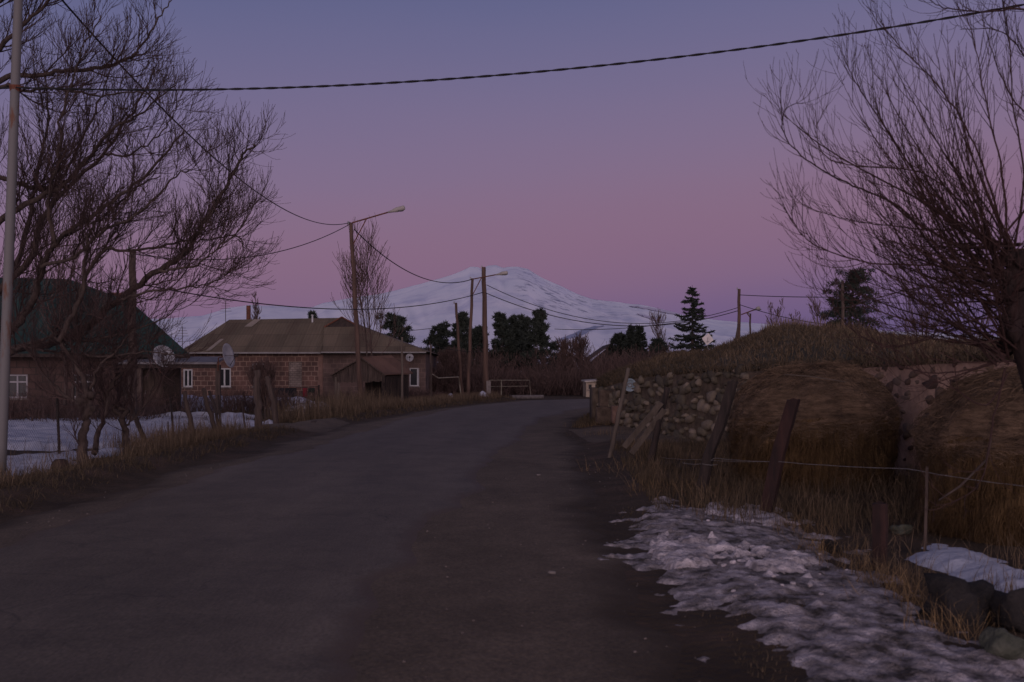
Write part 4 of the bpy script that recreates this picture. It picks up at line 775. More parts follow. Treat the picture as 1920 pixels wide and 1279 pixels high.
# pale blue enamel basin on the wall top
def basin():
    c = P(1181, 722, 27.9); root = thing('enamel_basin', c, 'pale blue round basin leaning on top of the stone wall by the road', 'basin'); vs = []; K = 28; prof = [(0, .05), (.10, .05), (.13, .02), (.165, -.02), (.18, -.015)]
    for r, d in prof:
        for k in range(K): a = 2 * math.pi * k / K; vs.append(c + Vector((r * math.cos(a), d * 1.4, r * math.sin(a))))
    mb = MB(); mb.add(vs, [(i * K + k, i * K + (k + 1) % K, (i + 1) * K + (k + 1) % K, (i + 1) * K + k) for i in range(4) for k in range(K)]); mb.build('bowl', mat('blue_enamel', (0.20, 0.26, 0.30), (0.30, 0.36, 0.40), scale=9, rough=0.5), root, smooth=True)
    h = MB(); h.tube([c + Vector((0.06 * math.cos(i * .6), 0.03, 0.05 * math.sin(i * .6))) for i in range(11)], 0.012, 5); h.build('ring', M_concrete, root)
basin()
# line with dark clothes in front of the brick house
def laundry():
    Y = 54; a, b = P(505, 727, Y), P(598, 724, Y)
    for (px, w_) in ((505, .05), (598, .05)): slim('clothes_post', [(px, 760), (px, 722)], Y, w_, M_darkwood, 'dark post at the %s end of the clothes line' % ('left' if px < 550 else 'right'), 'post')
    wire(a, b, 0.06, 0.012, 'clothes line strung low in front of the brick house', 'clothes line', None, 'clothes_line', 12, 0, 'clothes drying before the brick house')
    for px0, px1, drop, lab, c in [(512, 532, 14, 'wide dark cloth hanging at the left of the clothes line', (0.012, 0.012, 0.015)), (534, 556, 22, 'dark jacket hanging longest on the clothes line', (0.010, 0.010, 0.013)), (568, 576, 16, 'small dark red garment on the clothes line', (0.14, 0.018, 0.026)), (578, 590, 9, 'short dark green cloth at the right of the clothes line', (0.014, 0.020, 0.016))]:
        mb = MB(); vs = []; n = 10
        for i in range(n + 1):
            px = lerp(px0, px1, i / n)
            for j in range(6):
                t = j / 5; q = P(px + 1.2 * ns(i, j, px0, .5), 727.5 + t * (drop + 3 * ns(i, px0, 2, 0.4)), Y); q.y += 0.06 * math.sin(i * 1.9) * (0.3 + t); vs.append(q)
        for q in list(vs): vs.append(q + Vector((0, 0.012, 0)))
        o = (n + 1) * 6; fs = [(i * 6 + j, (i + 1) * 6 + j, (i + 1) * 6 + j + 1, i * 6 + j + 1) for i in range(n) for j in range(5)]; fs += [tuple(x + o for x in reversed(f)) for f in fs]
        mb.add(vs, fs); tag(mb.build('garment', mat('cloth_%d' % px0, c, tuple(x * 1.5 for x in c), scale=5), smooth=True), lab, 'garment', 'clothes drying before the brick house')
laundry()
def canister():
    Y = 38; root = thing('plastic_canister', P(573, 779, Y), 'small white canister with a blue band standing in the yard snow', 'canister'); root.location.z = 0
    c = P(573, 779, Y); x, z = c.x, 0.0; mb = MB(); mb.tube([(x, Y, z), (x, Y, z + .02), (x, Y, z + .12), (x, Y, z + .22), (x, Y, z + .27), (x, Y, z + .31)], [.085, .10, .10, .10, .085, .04], 14); mb.build('bottle', M_white, root, smooth=True)
    b = MB(); b.tube([(x, Y, z + .12), (x, Y, z + .22)], .102, 14); b.build('band', mat('blue_plastic', (0.03, 0.035, 0.14)), root); k = MB(); k.tube([(x, Y, z + .31), (x, Y, z + .36)], .035, 10); k.build('cap', M_white, root)
canister()

# ------------------------------------------------------------ bare trees
def grow(mb, p, d, L, r, lvl, cfg, rr, n=None):
    """one branch and, from it, its children; cfg: dict of lists per level"""
    seg = max(4, int(L / cfg['seg'][lvl])); st = L / seg; pts = [p.copy()]; dirs = [d.copy()]
    tr = cfg['trop'][lvl]; wg = cfg['wig'][lvl]; q = p.copy(); d = d.copy()
    for i in range(seg):
        t = (i + 1) / seg
        d = d + Vector((rr.gauss(0, wg), rr.gauss(0, wg), rr.gauss(0, wg) + tr * (0.3 + t))) * (st / L) ** 0.5
        d.normalize(); q = q + d * st; pts.append(q.copy()); dirs.append(d.copy())
    tip = cfg['tip']; mb.tube(pts, [max(tip, r * (1 - i / seg) ** 0.8) for i in range(seg + 1)], 5 if r > 0.02 else 3)
    if lvl + 1 < len(cfg['n']): children(mb, pts, dirs, L, r, lvl + 1, cfg, rr)
def children(mb, pts, dirs, L, r, lvl, cfg, rr, t0=None, count=None, lk=1.0):
    k = len(pts) - 1; n = count or cfg['n'][lvl]; t0 = cfg.get('t0', 0.15) if t0 is None else t0
    n = max(1, int(n * min(1.5, max(0.4, L / cfg['ref'][lvl])))) if not count else n
    for j in range(n):
        t = t0 + (1 - t0) * (j + rr.random()) / n; f = t * k; i = min(k - 1, int(f)); q = pts[i].lerp(pts[i + 1], f - i); d = dirs[i]
        ax = d.orthogonal().normalized(); ax = Matrix.Rotation(rr.uniform(0, 2 * math.pi), 3, d) @ ax
        a = math.radians(rr.uniform(*cfg['ang'][lvl])); e = (Matrix.Rotation(a, 3, ax) @ d)
        e.z += cfg['lift'][lvl]; e.normalize()
        l = cfg['len'][lvl] * rr.uniform(0.55, 1.25) * (1.15 - cfg.get('fall', 0.55) * t) * lk
        grow(mb, q, e, l, max(cfg['tip'], min(r * (1 - t) ** 0.6 * 0.6 + cfg['tip'], cfg['rad'][lvl])), lvl, cfg, rr)
def limb(mb, pxs, Ys, r0, r1, cfg, rr, cnt, lvl=0, n=9, lk=1.0, t0=0.1, trunk=None, jit=1.0):
    base = [P(x, y, Y) for (x, y), Y in zip(pxs, Ys)]; pts = []
    def cat(a, b, c, d, t): return 0.5 * ((2 * b) + (c - a) * t + (2 * a - 5 * b + 4 * c - d) * t * t + (3 * b - a - 3 * c + d) * t ** 3)
    for i in range(len(base) - 1):
        a, b, c, d = base[max(0, i - 1)], base[i], base[i + 1], base[min(len(base) - 1, i + 2)]
        for s in range(6): pts.append(cat(a, b, c, d, s / 6) + Vector((rr.gauss(0, .012), rr.gauss(0, .03), rr.gauss(0, .012))) * jit)
    pts.append(base[-1]); k = len(pts) - 1; dirs = [(pts[min(i + 1, k)] - pts[max(i - 1, 0)]).normalized() for i in range(k + 1)]
    (trunk or mb).tube(pts, [lerp(r0, r1, (i / k) ** 0.8) for i in range(k + 1)], n)
    L = sum((b - a).length for a, b in zip(pts, pts[1:]))
    children(mb, pts, dirs, L, (r0 + r1) / 2, lvl, cfg, rr, t0, cnt, lk)
def big_willow():
    rr = random.Random(21); root = thing('willow_tree', (GX(-60, 19), 19, 0), 'huge bare spreading willow filling the upper left, limbs sweeping right and upward', 'tree')
    tr, mb = MB(), MB()
    cfg = dict(n=[8, 7, 6], ref=[1.5, 0.9, 0.55], len=[1.35, 0.8, 0.48], ang=[(18, 60), (15, 50), (15, 45)], lift=[0.15, 0.16, 0.16], trop=[0.42, 0.34, 0.28], wig=[0.26, 0.24, 0.20], seg=[0.16, 0.12, 0.10], rad=[0.018, 0.008, 0.0045], tip=0.0028, t0=0.12, fall=.85)
    b = P(-60, 860, 19); b.z = -0.2; tr.tube([b, P(-66, 760, 19), P(-60, 640, 19), P(-70, 520, 19), P(-60, 380, 19), P(-70, 200, 19), P(-50, 40, 19)], [0.5, 0.40, 0.38, 0.34, 0.26, 0.2, 0.12], 14)
    limbs = [
        ([(-58, 700), (30, 655), (110, 640), (175, 602), (225, 560), (300, 508), (345, 475), (372, 436), (402, 388), (432, 335), (456, 290), (480, 274)], (19, 16.8), .13, .018, 26),
        ([(-60, 660), (20, 620), (62, 560), (80, 500), (105, 455), (150, 420), (225, 368), (300, 300), (345, 242)], (19, 17.5), .12, .016, 24),
        ([(-60, 560), (0, 540), (60, 480), (80, 410), (130, 350), (190, 290), (250, 210), (290, 130)], (19, 19.5), .12, .016, 24),
        ([(-65, 470), (0, 415), (70, 372), (120, 345), (170, 290), (215, 240), (260, 215), (330, 160)], (19, 18), .10, .014, 24),
        ([(-65, 250), (0, 150), (60, 142), (130, 134), (200, 124), (240, 110), (258, 92), (292, 45), (322, 0)], (19, 18), .085, .012, 20),
        ([(-65, 380), (0, 335), (60, 352), (105, 345), (150, 270), (190, 180), (220, 90)], (19, 20), .085, .012, 20),
        ([(-60, 150), (0, 90), (50, 40), (110, -20), (170, -90)], (19, 18.5), .09, .012, 18),
        ([(-60, 180), (10, 160), (40, 170), (100, 165), (180, 180), (240, 172), (290, 178)], (19, 17.5), .06, .010, 16),
        ([(110, 640), (150, 560), (162, 480), (170, 430), (200, 400), (260, 350), (300, 330)], (17.5, 18.5), .07, .012, 16),
        ([(150, 560), (168, 505), (200, 468), (240, 470), (300, 462), (350, 452), (400, 448), (445, 440), (458, 466)], (17.5, 18), .05, .010, 20),
        ([(300, 508), (360, 500), (400, 470), (440, 440), (470, 400)], (16.9, 16.6), .035, .008, 14),
        ([(225, 560), (290, 545), (350, 540), (400, 530), (430, 510)], (17.2, 17), .035, .008, 14),
        ([(-60, 600), (20, 520), (50, 430), (70, 320), (90, 220), (80, 120)], (19, 20.5), .1, .014, 20),
        ([(80, 500), (140, 480), (200, 430), (260, 400), (330, 330), (360, 320)], (18, 16.5), .05, .010, 16),
        ([(-60, 640), (30, 650), (110, 660), (190, 668), (270, 660), (345, 668)], (19, 16.6), .05, .010, 16),
        ([(30, 655), (100, 630), (160, 640), (230, 625), (300, 600), (350, 560)], (18.5, 17.2), .05, .009, 16),
        ([(-60, 40), (0, 0), (60, -60)], (19, 17.5), .07, .010, 10),
        ([(372, 436), (395, 410), (405, 370), (412, 320), (440, 290)], (16.9, 17.2), .022, .006, 8),
        ([(200, 290), (240, 290), (290, 262), (320, 225), (335, 190)], (18.4, 17.2), .03, .008, 10),
        ([(105, 455), (90, 380), (110, 300), (120, 200), (150, 110), (190, 30)], (18, 17), .06, .010, 18),
    ]
    for pxs, (y0, y1), r0, r1, c in limbs:
        k = len(pxs) - 1; limb(mb, pxs, [lerp(y0, y1, i / k) for i in range(k + 1)], r0 * .72, r1 * .8, cfg, rr, int(c * 1.15), trunk=tr)
    tr.build('trunk', M_bark, root, smooth=True); mb.build('crown', M_twig, root)
big_willow()
def small_willow():
    rr = random.Random(5); root = thing('pollard_willow', (GX(160, 17.6), 17.6, 0), 'low gnarled multi-stemmed willow growing by the wire fence at left', 'tree')
    tr, mb = MB(), MB()
    cfg = dict(n=[7, 7, 5], ref=[1.0, .6, .4], len=[1.0, 0.55, 0.32], ang=[(20, 70), (15, 60), (15, 50)], lift=[0.3, 0.2, 0.2], trop=[0.4, 0.3, 0.3], wig=[0.3, 0.3, 0.25], seg=[0.12, 0.10, 0.08], rad=[0.018, 0.008, 0.005], tip=0.003, t0=0.1)
    for pxs, Y, r0, r1, c in [([(158, 885), (154, 830), (160, 790), (166, 750), (150, 700), (120, 650), (90, 610)], (17.4, 17.8), .10, .02, 8), ([(178, 850), (184, 815), (200, 770), (205, 730), (235, 690), (270, 650)], (18.6, 18.8), .06, .014, 7), ([(236, 848), (236, 820), (228, 785), (205, 760), (190, 720), (195, 660)], (19.2, 18.6), .065, .014, 7),
            ([(228, 785), (240, 770), (210, 762), (190, 752)], (19, 18.9), .05, .02, 4), ([(166, 750), (180, 700), (215, 660), (250, 620)], (17.7, 17.2), .035, .010, 6), ([(160, 770), (120, 740), (80, 700), (50, 650)], (17.6, 17.9), .035, .010, 6), ([(236, 800), (270, 760), (290, 720), (310, 690)], (19.1, 19.3), .022, .008, 5)]:
        k = len(pxs) - 1; limb(mb, pxs, [lerp(Y[0], Y[1], i / k) for i in range(k + 1)], r0, r1, cfg, rr, c, trunk=tr)
    for i in range(14): tr.lump(P(rr.uniform(150, 175), rr.uniform(740, 775), 17.6), (.09, .09, .08), 1, .5, i)
    tr.build('trunk', M_bark, root, smooth=True); mb.build('crown', M_twig, root)
small_willow()
def right_willow():
    rr = random.Random(12); root = thing('red_willow', (GX(1930, 8.3), 8.3, 0), 'bushy pollarded willow with long upswept reddish shoots at the right edge', 'tree')
    tr, mb = MB(), MB(); Y = 8.3
    b = P(1990, 1120, Y); b.z = -0.2; tr.tube([b, P(1990, 1000, Y), P(1972, 850, Y), P(1942, 720, Y), P(1916, 620, Y), P(1904, 540, Y), P(1906, 470, Y)], [.15, .12, .11, .10, .11, .09, .04], 14)
    for i in range(26): tr.lump(P(rr.uniform(1885, 1925), rr.uniform(480, 650), Y + rr.uniform(-.08, .08)), (.06, .06, .08), 2, .5, i)
    cfg = dict(n=[5, 3], ref=[1.0, 0.5], len=[0.60, 0.24], ang=[(14, 44), (18, 50)], lift=[0.12, 0.12], trop=[0.62, 0.3], wig=[0.13, 0.16], seg=[0.07, 0.05], rad=[0.0042, 0.0025], tip=0.0016, t0=0.12)
    def shoot(p, d, L, r, trop, c=7, wig=0.10, droop=0.0, trunk=None):
        seg = int(L / 0.09); pts = [p.copy()]; dirs = [d.copy()]
        for i in range(seg):
            t = i / seg; d = d + Vector((rr.gauss(0, wig), rr.gauss(0, wig), rr.gauss(0, wig) + trop * (t * t * 1.5) - droop * (1 - t))) * 0.16; d.normalize(); p = p + d * 0.09; pts.append(p.copy()); dirs.append(d.copy())
        k = len(pts) - 1; mb.tube(pts, [max(0.0018, r * (1 - i / k) ** 0.7) for i in range(k + 1)], 5); children(mb, pts, dirs, L, r, 0, cfg, rr, 0.18, c)
    for i in range(122):
        p = P(rr.uniform(1866, 1915), 455 + 235 * rr.random() ** 1.5, Y + rr.uniform(-.12, .12)); az = rr.uniform(0, 2 * math.pi) if rr.random() < .4 else rr.uniform(math.pi * 0.72, math.pi * 1.28)
        low = (p.z - 1.6) / 1.0; el = math.radians(rr.uniform(-4, 58) if rr.random() < .85 else rr.uniform(-20, 10)); d = Vector((math.cos(az) * math.cos(el), math.sin(az) * math.cos(el), math.sin(el)))
        L = lerp(2.1, 1.7, abs(el) / 1.4) * rr.uniform(0.5, 1.0) * (0.62 if el < .25 else 1)
        if el > 0.6: L = rr.uniform(1.3, 2.4)
        shoot(p, d, L, rr.uniform(.006, .012), rr.uniform(.25, .75), int(6 * L / 1.5) + 2, droop=0.15 if el < 0.7 else 0)
    # the long outermost arcs
    def arc(pxs, Ys, r, c):
        k = len(pxs) - 1; limb(mb, pxs, [lerp(Ys[0], Ys[1], i / k) for i in range(k + 1)], r, .0022, cfg, rr, c, n=5, t0=.35, jit=.2)
    for a in [([(1875, 600), (1760, 480), (1690, 390), (1600, 348), (1530, 312), (1480, 268), (1466, 232), (1478, 200), (1508, 193)], (8.3, 8.0), .011, 26), ([(1870, 520), (1790, 500), (1650, 495), (1580, 480), (1520, 455), (1490, 420), (1483, 392)], (8.3, 8.1), .010, 24),
              ([(1870, 560), (1780, 420), (1700, 300), (1660, 240), (1620, 180), (1592, 130), (1588, 80)], (8.3, 8.5), .011, 24), ([(1870, 500), (1800, 380), (1740, 330), (1680, 315), (1600, 310), (1545, 290), (1532, 240), (1550, 200)], (8.3, 8.4), .009, 22),
              ([(1880, 640), (1800, 610), (1720, 640), (1660, 650), (1600, 620), (1560, 570)], (8.3, 7.9), .009, 16), ([(1885, 665), (1830, 690), (1760, 700), (1700, 690), (1640, 668), (1585, 640)], (8.3, 8.0), .010, 14), ([(1890, 700), (1850, 760), (1790, 730), (1730, 700), (1690, 660), (1650, 650)], (8.3, 7.8), .008, 12),
              ([(1880, 580), (1820, 545), (1720, 540), (1640, 560), (1560, 560), (1543, 535)], (8.3, 8.1), .008, 16), ([(1885, 690), (1860, 800), (1840, 900), (1790, 940), (1750, 950)], (8.3, 7.9), .009, 10), ([(1895, 600), (1800, 450), (1720, 430), (1640, 420), (1560, 405), (1500, 380)], (8.3, 8.2), .008, 22),
              ([(1890, 480), (1850, 330), (1800, 220), (1740, 140), (1690, 90), (1650, 40)], (8.3, 8.2), .011, 22), ([(1890, 480), (1880, 330), (1850, 200), (1830, 90), (1800, 0)], (8.3, 8.2), .011, 22), ([(1900, 470), (1920, 330), (1900, 200), (1890, 60), (1870, -40)], (8.3, 8.0), .011, 20)]: arc(*a)
    tr.build('trunk', mat('red_bark', (0.014, 0.009, 0.008), (0.032, 0.018, 0.016), scale=12, stretch=(1, 1, .3), rough=.95, bump=.6), root, smooth=True); mb.build('crown', M_redtwig, root)
    # branch of a neighbouring tree reaching in at the top right
    rr = random.Random(33); root2 = thing('bare_tree', (GX(2120, 9.5), 9.5, 0), 'bare tree beyond the right edge, one twig reaching in at the top corner', 'tree'); t2, m2 = MB(), MB()
    b = P(2150, 1000, 9.5); b.z = -0.2; t2.tube([b, P(2140, 600, 9.5), P(2120, 200, 9.5), P(2110, -100, 9.5)], [.14, .12, .09, .05], 10)
    for pxs, r in [([(2115, 100), (2010, 40), (1920, 18), (1840, 22), (1770, 14), (1735, -5)], .016), ([(2115, 160), (2000, 120), (1930, 110), (1880, 60), (1800, 55)], .012), ([(2115, 60), (2040, -20), (1960, -40), (1900, -60)], .012), ([(2120, 300), (2020, 260), (1940, 230), (1880, 150), (1850, 60)], .014)]:
        k = len(pxs) - 1; limb(m2, pxs, [lerp(9.5, 9, i / k) for i in range(k + 1)], r, .003, cfg, rr, 18, n=5, t0=.15, jit=.3)
    t2.build('trunk', M_bark, root2, smooth=True); m2.build('crown', M_redtwig, root2)
right_willow()
def bare_tree(px, pyt, pyb, Y, width, label, seed, n1=22, r=0.05, stems=1, m=None, nb=6, group='small bare trees'):
    rr = random.Random(seed); b = P(px, pyb, Y); root = thing('bare_tree', b, label, 'tree', group); top = GZ(pyt, Y); Hh = top - b.z; W = width / F * Y
    tr, mb = MB(), MB(); s = Hh / 5
    cfg = dict(n=[nb, 5], ref=[Hh * 0.3, Hh * 0.15], len=[Hh * 0.22, Hh * 0.11], ang=[(15, 45), (15, 45)], lift=[0.3, 0.3], trop=[0.4, 0.3], wig=[0.14, 0.14], seg=[Hh * .04, Hh * .04], rad=[r * .22, r * .12], tip=max(0.004, 0.00016 * Y), t0=0.2)
    for k in range(stems):
        x0 = b.x + (k - (stems - 1) / 2) * r * 3; tx = b.x + rr.uniform(-.12, .12) * W + (k - (stems - 1) / 2) * W * .3; pts = [Vector((lerp(x0, tx, t ** 1.3) + 0.02 * Hh * math.sin(t * 5 + k), Y + 0.02 * Hh * math.sin(t * 4), lerp(b.z, top, t))) for t in [i / 12 for i in range(13)]]
        tr.tube(pts, [max(.006, r * (1 - i / 12)) for i in range(13)], 7); d = [(pts[min(i + 1, 12)] - pts[max(0, i - 1)]).normalized() for i in range(13)]
        for j in range(n1):
            t = rr.uniform(.18, .95); i = int(t * 12); q = pts[i].lerp(pts[min(12, i + 1)], t * 12 - i); az = rr.uniform(0, 6.283); L = W * .62 * (1.15 - t) * rr.uniform(.6, 1.1); e = Vector((math.cos(az), math.sin(az), rr.uniform(.6, 1.4))).normalized()
            k2 = 7; pp = [q.copy()]; dd = [e.copy()]
            for u in range(k2): e = (e + Vector((rr.gauss(0, .08), rr.gauss(0, .08), .13))).normalized(); q = q + e * L * 1.5 / k2; pp.append(q.copy()); dd.append(e.copy())
            mb.tube(pp, [max(cfg['tip'], r * .4 * (1 - t * .5) * (1 - u / (k2 + .5))) for u in range(k2 + 1)], 4); children(mb, pp, dd, L * 1.5, r * .3, 0, cfg, rr, .2, nb)
    tr.build('trunk', m or M_bark, root, smooth=True); mb.build('crown', M_shrub, root)
bare_tree(688, 446, 742, 52, 100, 'slender bare tree with upright shoots right behind the tall street lamp', 3, 18, .06, 2, nb=4)
bare_tree(482, 556, 640, 66, 24, 'tiny bare sapling tips above the brick house ridge', 4, 8, .03)
bare_tree(1532, 556, 668, 44, 42, 'little bare tree on the mound crest left of the broad pine', 6, 9, .03, nb=4)
bare_tree(1458, 575, 648, 42, 50, 'wispy bare bush on top of the grassy mound', 8, 5, .012, 3, nb=3)
bare_tree(1494, 592, 648, 42, 36, 'low bare bush beside the wispy one on the mound crest', 9, 5, .012, 2, nb=3)
bare_tree(1090, 640, 742, 84, 40, 'bare tree with thin twigs left of the dark gabled house', 10, 24, .05, 2)
bare_tree(1062, 648, 742, 80, 34, 'bare leaning bush right of the pine group', 11, 24, .04, 3)
bare_tree(1240, 600, 742, 78, 30, 'bare sapling between the paired spruces and the lone spruce', 14, 10, .03, 1)
bare_tree(1735, 540, 700, 30, 90, 'bare greyish thicket tree behind the mound right of the broad pine', 15, 8, .035, 4, nb=3)
bare_tree(1830, 520, 700, 27, 110, 'bare tree behind the red willow shoots', 16, 9, .035, 4, nb=3)
bare_tree(130, 440, 760, 30, 200, 'bare tree behind the big willow before the green roof', 17, 12, .045, 3, nb=4)
bare_tree(495, 690, 800, 34.5, 44, 'brownish dead bush standing by the driveway corner', 18, 26, .05, 3)
bare_tree(850, 668, 744, 66, 60, 'bush keeping some reddish dead leaves behind the leaning poles', 19, 30, .04, 3)

# ------------------------------------------------------------ conifers
def needles(mb, c, s, n, L, rr, w=0.05):
    for _ in range(n):
        u = Vector((rr.gauss(0, 1), rr.gauss(0, 1), rr.gauss(0, 1))).normalized(); q = c + Vector((u.x * s[0], u.y * s[1], u.z * s[2])) * rr.random() ** 0.5
        d = (u + Vector((rr.gauss(0, .4), rr.gauss(0, .4), rr.gauss(0, .4) + .35))).normalized() * L * rr.uniform(.6, 1.3); o = d.orthogonal().normalized() * w * rr.uniform(.6, 1.2)
        mb.add([q - o, q + o, q + d], [(0, 1, 2)])
def pine(px, pyt, Y, width, label, seed, low=0.25, full=1.0, group='pines beyond the road bend', base=0.0):
    rr = random.Random(seed); root = thing('pine_tree', (GX(px, Y), Y, base), label, 'tree', group); top = GZ(pyt, Y); Hh = top - base; W = width / F * Y / 2; x0 = GX(px, Y); tr, mb = MB(), MB()
    tr.tube([(x0 + 0.04 * Hh * math.sin(i * .5 + seed), Y, base - .2 + (Hh) * i / 8) for i in range(9)], [0.022 * Hh * (1.15 - i / 8) for i in range(9)], 8)
    n = int(58 * full); W *= 1.12
    for i in range(n):
        t = low + (1 - low) * (i + rr.random()) / n; tt = (t - low) / (1 - low); prof = ((1.04 - tt) ** .95 + .08) * rr.uniform(.30, 1.4); az = rr.uniform(0, 6.283) if rr.random() < .6 else rr.choice((0, math.pi)) + rr.gauss(0, .4)
        R_ = W * min(1.1, prof); z = base + Hh * (t - .03); c = Vector((x0 + 0.04 * Hh * math.sin(t * 4 + seed) + math.cos(az) * R_ * .75, Y + math.sin(az) * R_ * .75, z + R_ * .15))
        tr.tube([(x0, Y, z - R_ * .25), (lerp(x0, c.x, .5), lerp(Y, c.y, .5), z - R_ * .08), c], [.035, .025, .012], 4)
        sz = rr.uniform(.11, .28) * (1.15 - .75 * tt)
        for k in range(3):
            cc = c + Vector((rr.gauss(0, W * .14), rr.gauss(0, W * .14), rr.gauss(0, Hh * .010))); needles(mb, cc, (W * sz, W * sz, Hh * .017), int(30 + 150 * sz), 0.0032 * Y, rr, 0.0007 * Y)
    tr.build('trunk', M_bark, root, smooth=True); mb.build('crown', M_ndl, root)
def spruce(px, pyt, Y, width, label, seed, low=0.05, group='spruces right of the road', base=0.0):
    rr = random.Random(seed); root = thing('spruce_tree', (GX(px, Y), Y, base), label, 'tree', group); top = GZ(pyt, Y); Hh = top - base; W = width / F * Y / 2; x0 = GX(px, Y); tr, mb = MB(), MB()
    tr.tube([(x0, Y, base - .2), (x0, Y, base + Hh * .5), (x0, Y, top)], [.018 * Hh, .011 * Hh, .01], 8); nl = 24
    for i in range(nl):
        t = low + (1 - low) * (i / nl); nb = int(11 - 5 * t); ln = W * (1 - t) ** 0.85 * 1.05 + .10
        for k in range(nb):
            az = 6.283 * (k + rr.random() * .8) / nb; l = ln * rr.uniform(.68, 1.2)
            if rr.random() < .04: continue
            l *= 1; z = base + Hh * (t + rr.uniform(-.022, .022)); pts = []; dr = rr.uniform(.22, .5)
            for u in range(6): s = u / 5; pts.append(Vector((x0 + math.cos(az) * l * s, Y + math.sin(az) * l * s, z - l * dr * s + l * .30 * s ** 3)))
            tr.tube(pts, [.02 * (1.1 - u / 5) + .004 for u in range(6)], 3)
            m = int(26 * l / W + 8)
            for _ in range(m * 5):
                s = rr.random() ** .8; j = min(4, int(s * 5)); q = pts[j].lerp(pts[j + 1], s * 5 - j); d = (pts[j + 1] - pts[j]).normalized() * .6 + Vector((rr.gauss(0, .5), rr.gauss(0, .5), rr.gauss(-.15, .35))); d = d.normalized() * .0028 * Y * rr.uniform(.6, 1.3); o = d.orthogonal().normalized() * .0008 * Y
                mb.add([q - o, q + o, q + d], [(0, 1, 2)])
    tr.build('trunk', M_bark, root, smooth=True); mb.build('crown', M_ndl, root)
pine(745, 588, 88, 84, 'dark rounded pine just right of the brick house roof', 1)
pine(588, 582, 100, 32, 'pine tip peeping over the brick house ridge', 2, .5, .5)
pine(822, 606, 84, 66, 'small dark pine left of the broken-topped pole', 3)
pine(862, 584, 80, 52, 'narrow pine standing behind the broken-topped pole', 4)
pine(938, 586, 82, 60, 'leftmost pine of the cluster right of the thick pole', 5)
pine(965, 592, 86, 56, 'second pine in the dark cluster under the summit', 6)
pine(985, 590, 90, 56, 'third pine in the dark cluster, partly merged with its neighbours', 7)
pine(1018, 579, 80, 62, 'tallest and rightmost pine of the cluster under the mountain', 8)
pine(898, 612, 90, 60, 'low pine between the thick pole and the cluster', 9)
pine(1158, 625, 84, 52, 'squat pine left of the paired spruces', 10)
spruce(1184, 606, 82, 50, 'left one of the paired dark spruces', 11)
spruce(1199, 608, 79, 54, 'right one of the paired dark spruces', 12)
pine(1236, 636, 76, 60, 'low dark pine between the paired spruces and the lone spruce', 13)
spruce(1298, 534, 66, 128, 'tall lone spruce with drooping boughs behind the diamond sign', 14)
pine(1603, 502, 56, 138, 'broad dark pine on the skyline behind the mound', 15, .14, 2.2, base=0)

# ------------------------------------------------------------ thickets, grass, weeds (uncountable)
def thicket(name, spots, n, h, spread, m, seed, tip=0.006, seg=5):
    rr = random.Random(seed); mb = MB()
    for _ in range(n):
        x0, y0, x1, y1 = rr.choice(spots); t = rr.random(); x, y = lerp(x0, x1, t) + rr.gauss(0, spread), lerp(y0, y1, t) + rr.gauss(0, spread * 1.2); q = Vector((x, y, 0)); hh = h * rr.uniform(.5, 1.05) * (.8 + .3 * ns(x, y, seed, .35)); d = Vector((rr.gauss(0, .32), rr.gauss(0, .32), 1)).normalized(); pts = [q]
        for i in range(seg): d = (d + Vector((rr.gauss(0, .18), rr.gauss(0, .18), 0.02))).normalized(); q = q + d * hh / seg; pts.append(q.copy())
        mb.tube(pts, [lerp(tip * 2, tip, i / seg) for i in range(seg + 1)], 3)
        for _ in range(5):
            i = rr.randint(1, seg - 1); a = pts[i]; e = Vector((rr.gauss(0, .6), rr.gauss(0, .6), rr.uniform(.3, 1))).normalized() * hh * rr.uniform(.15, .35); mb.tube([a, a + e * .5 + Vector((0, 0, .02)), a + e + Vector((0, 0, .06))], [tip, tip * .8, tip * .6], 3)
    return tag(mb.build(name, m), None, None, None, 'stuff')
thicket('undergrowth', [(-6.5, 68, 2, 70), (-6, 74, 9, 76), (0, 72, 10, 74), (-7.5, 64, -3, 66)], 3000, 2.5, 1.0, M_shrub, 1, .011)
thicket('undergrowth', [(2, 78, 9, 82), (7, 70, 12, 74), (-6, 80, 6, 84), (-8, 78, -1, 80)], 2100, 4.3, 1.4, M_shrub, 2, .013)
thicket('undergrowth', [(9, 78, 16, 76), (12, 88, 18, 88)], 900, 4.0, 1.6, M_shrub, 4, .013)
thicket('undergrowth', [(-17, 36.8, -10.5, 36.8), (-18, 33, -12, 34), (-11, 39, -9, 42)], 1000, 1.25, .5, M_shrub, 3, .006)
thicket('undergrowth', [(-11.5, 57, -6, 58), (-5.8, 56, -4.4, 60)], 500, .9, .5, M_shrub, 5, .007)
def blades(name, pts, hmin, hmax, w, m, seed, lean=0.25, bend=0.3, base=0.0):
    rr = random.Random(seed); mb = MB()
    for (x, y, z) in pts:
        h = rr.uniform(hmin, hmax); az = rr.uniform(0, 6.283); l = lean * rr.random() + .03; dx, dy = math.cos(az) * l, math.sin(az) * l; ww = w * rr.uniform(.6, 1.3); fa = rr.uniform(0, 3.14); sx, sy = math.cos(fa) * ww, math.sin(fa) * ww; b2 = bend * rr.random()
        a = Vector((x, y, z)); c = a + Vector((dx, dy, 1)) * h * .55; t = c + Vector((dx * (1 + b2 * 4), dy * (1 + b2 * 4), .8 - b2)) * h * .5; s = Vector((sx, sy, 0))
        mb.add([a - s, a + s, c + s * .7, c - s * .7, t], [(0, 1, 2, 3), (3, 2, 4)])
    return tag(mb.build(name, m), None, None, None, 'stuff')
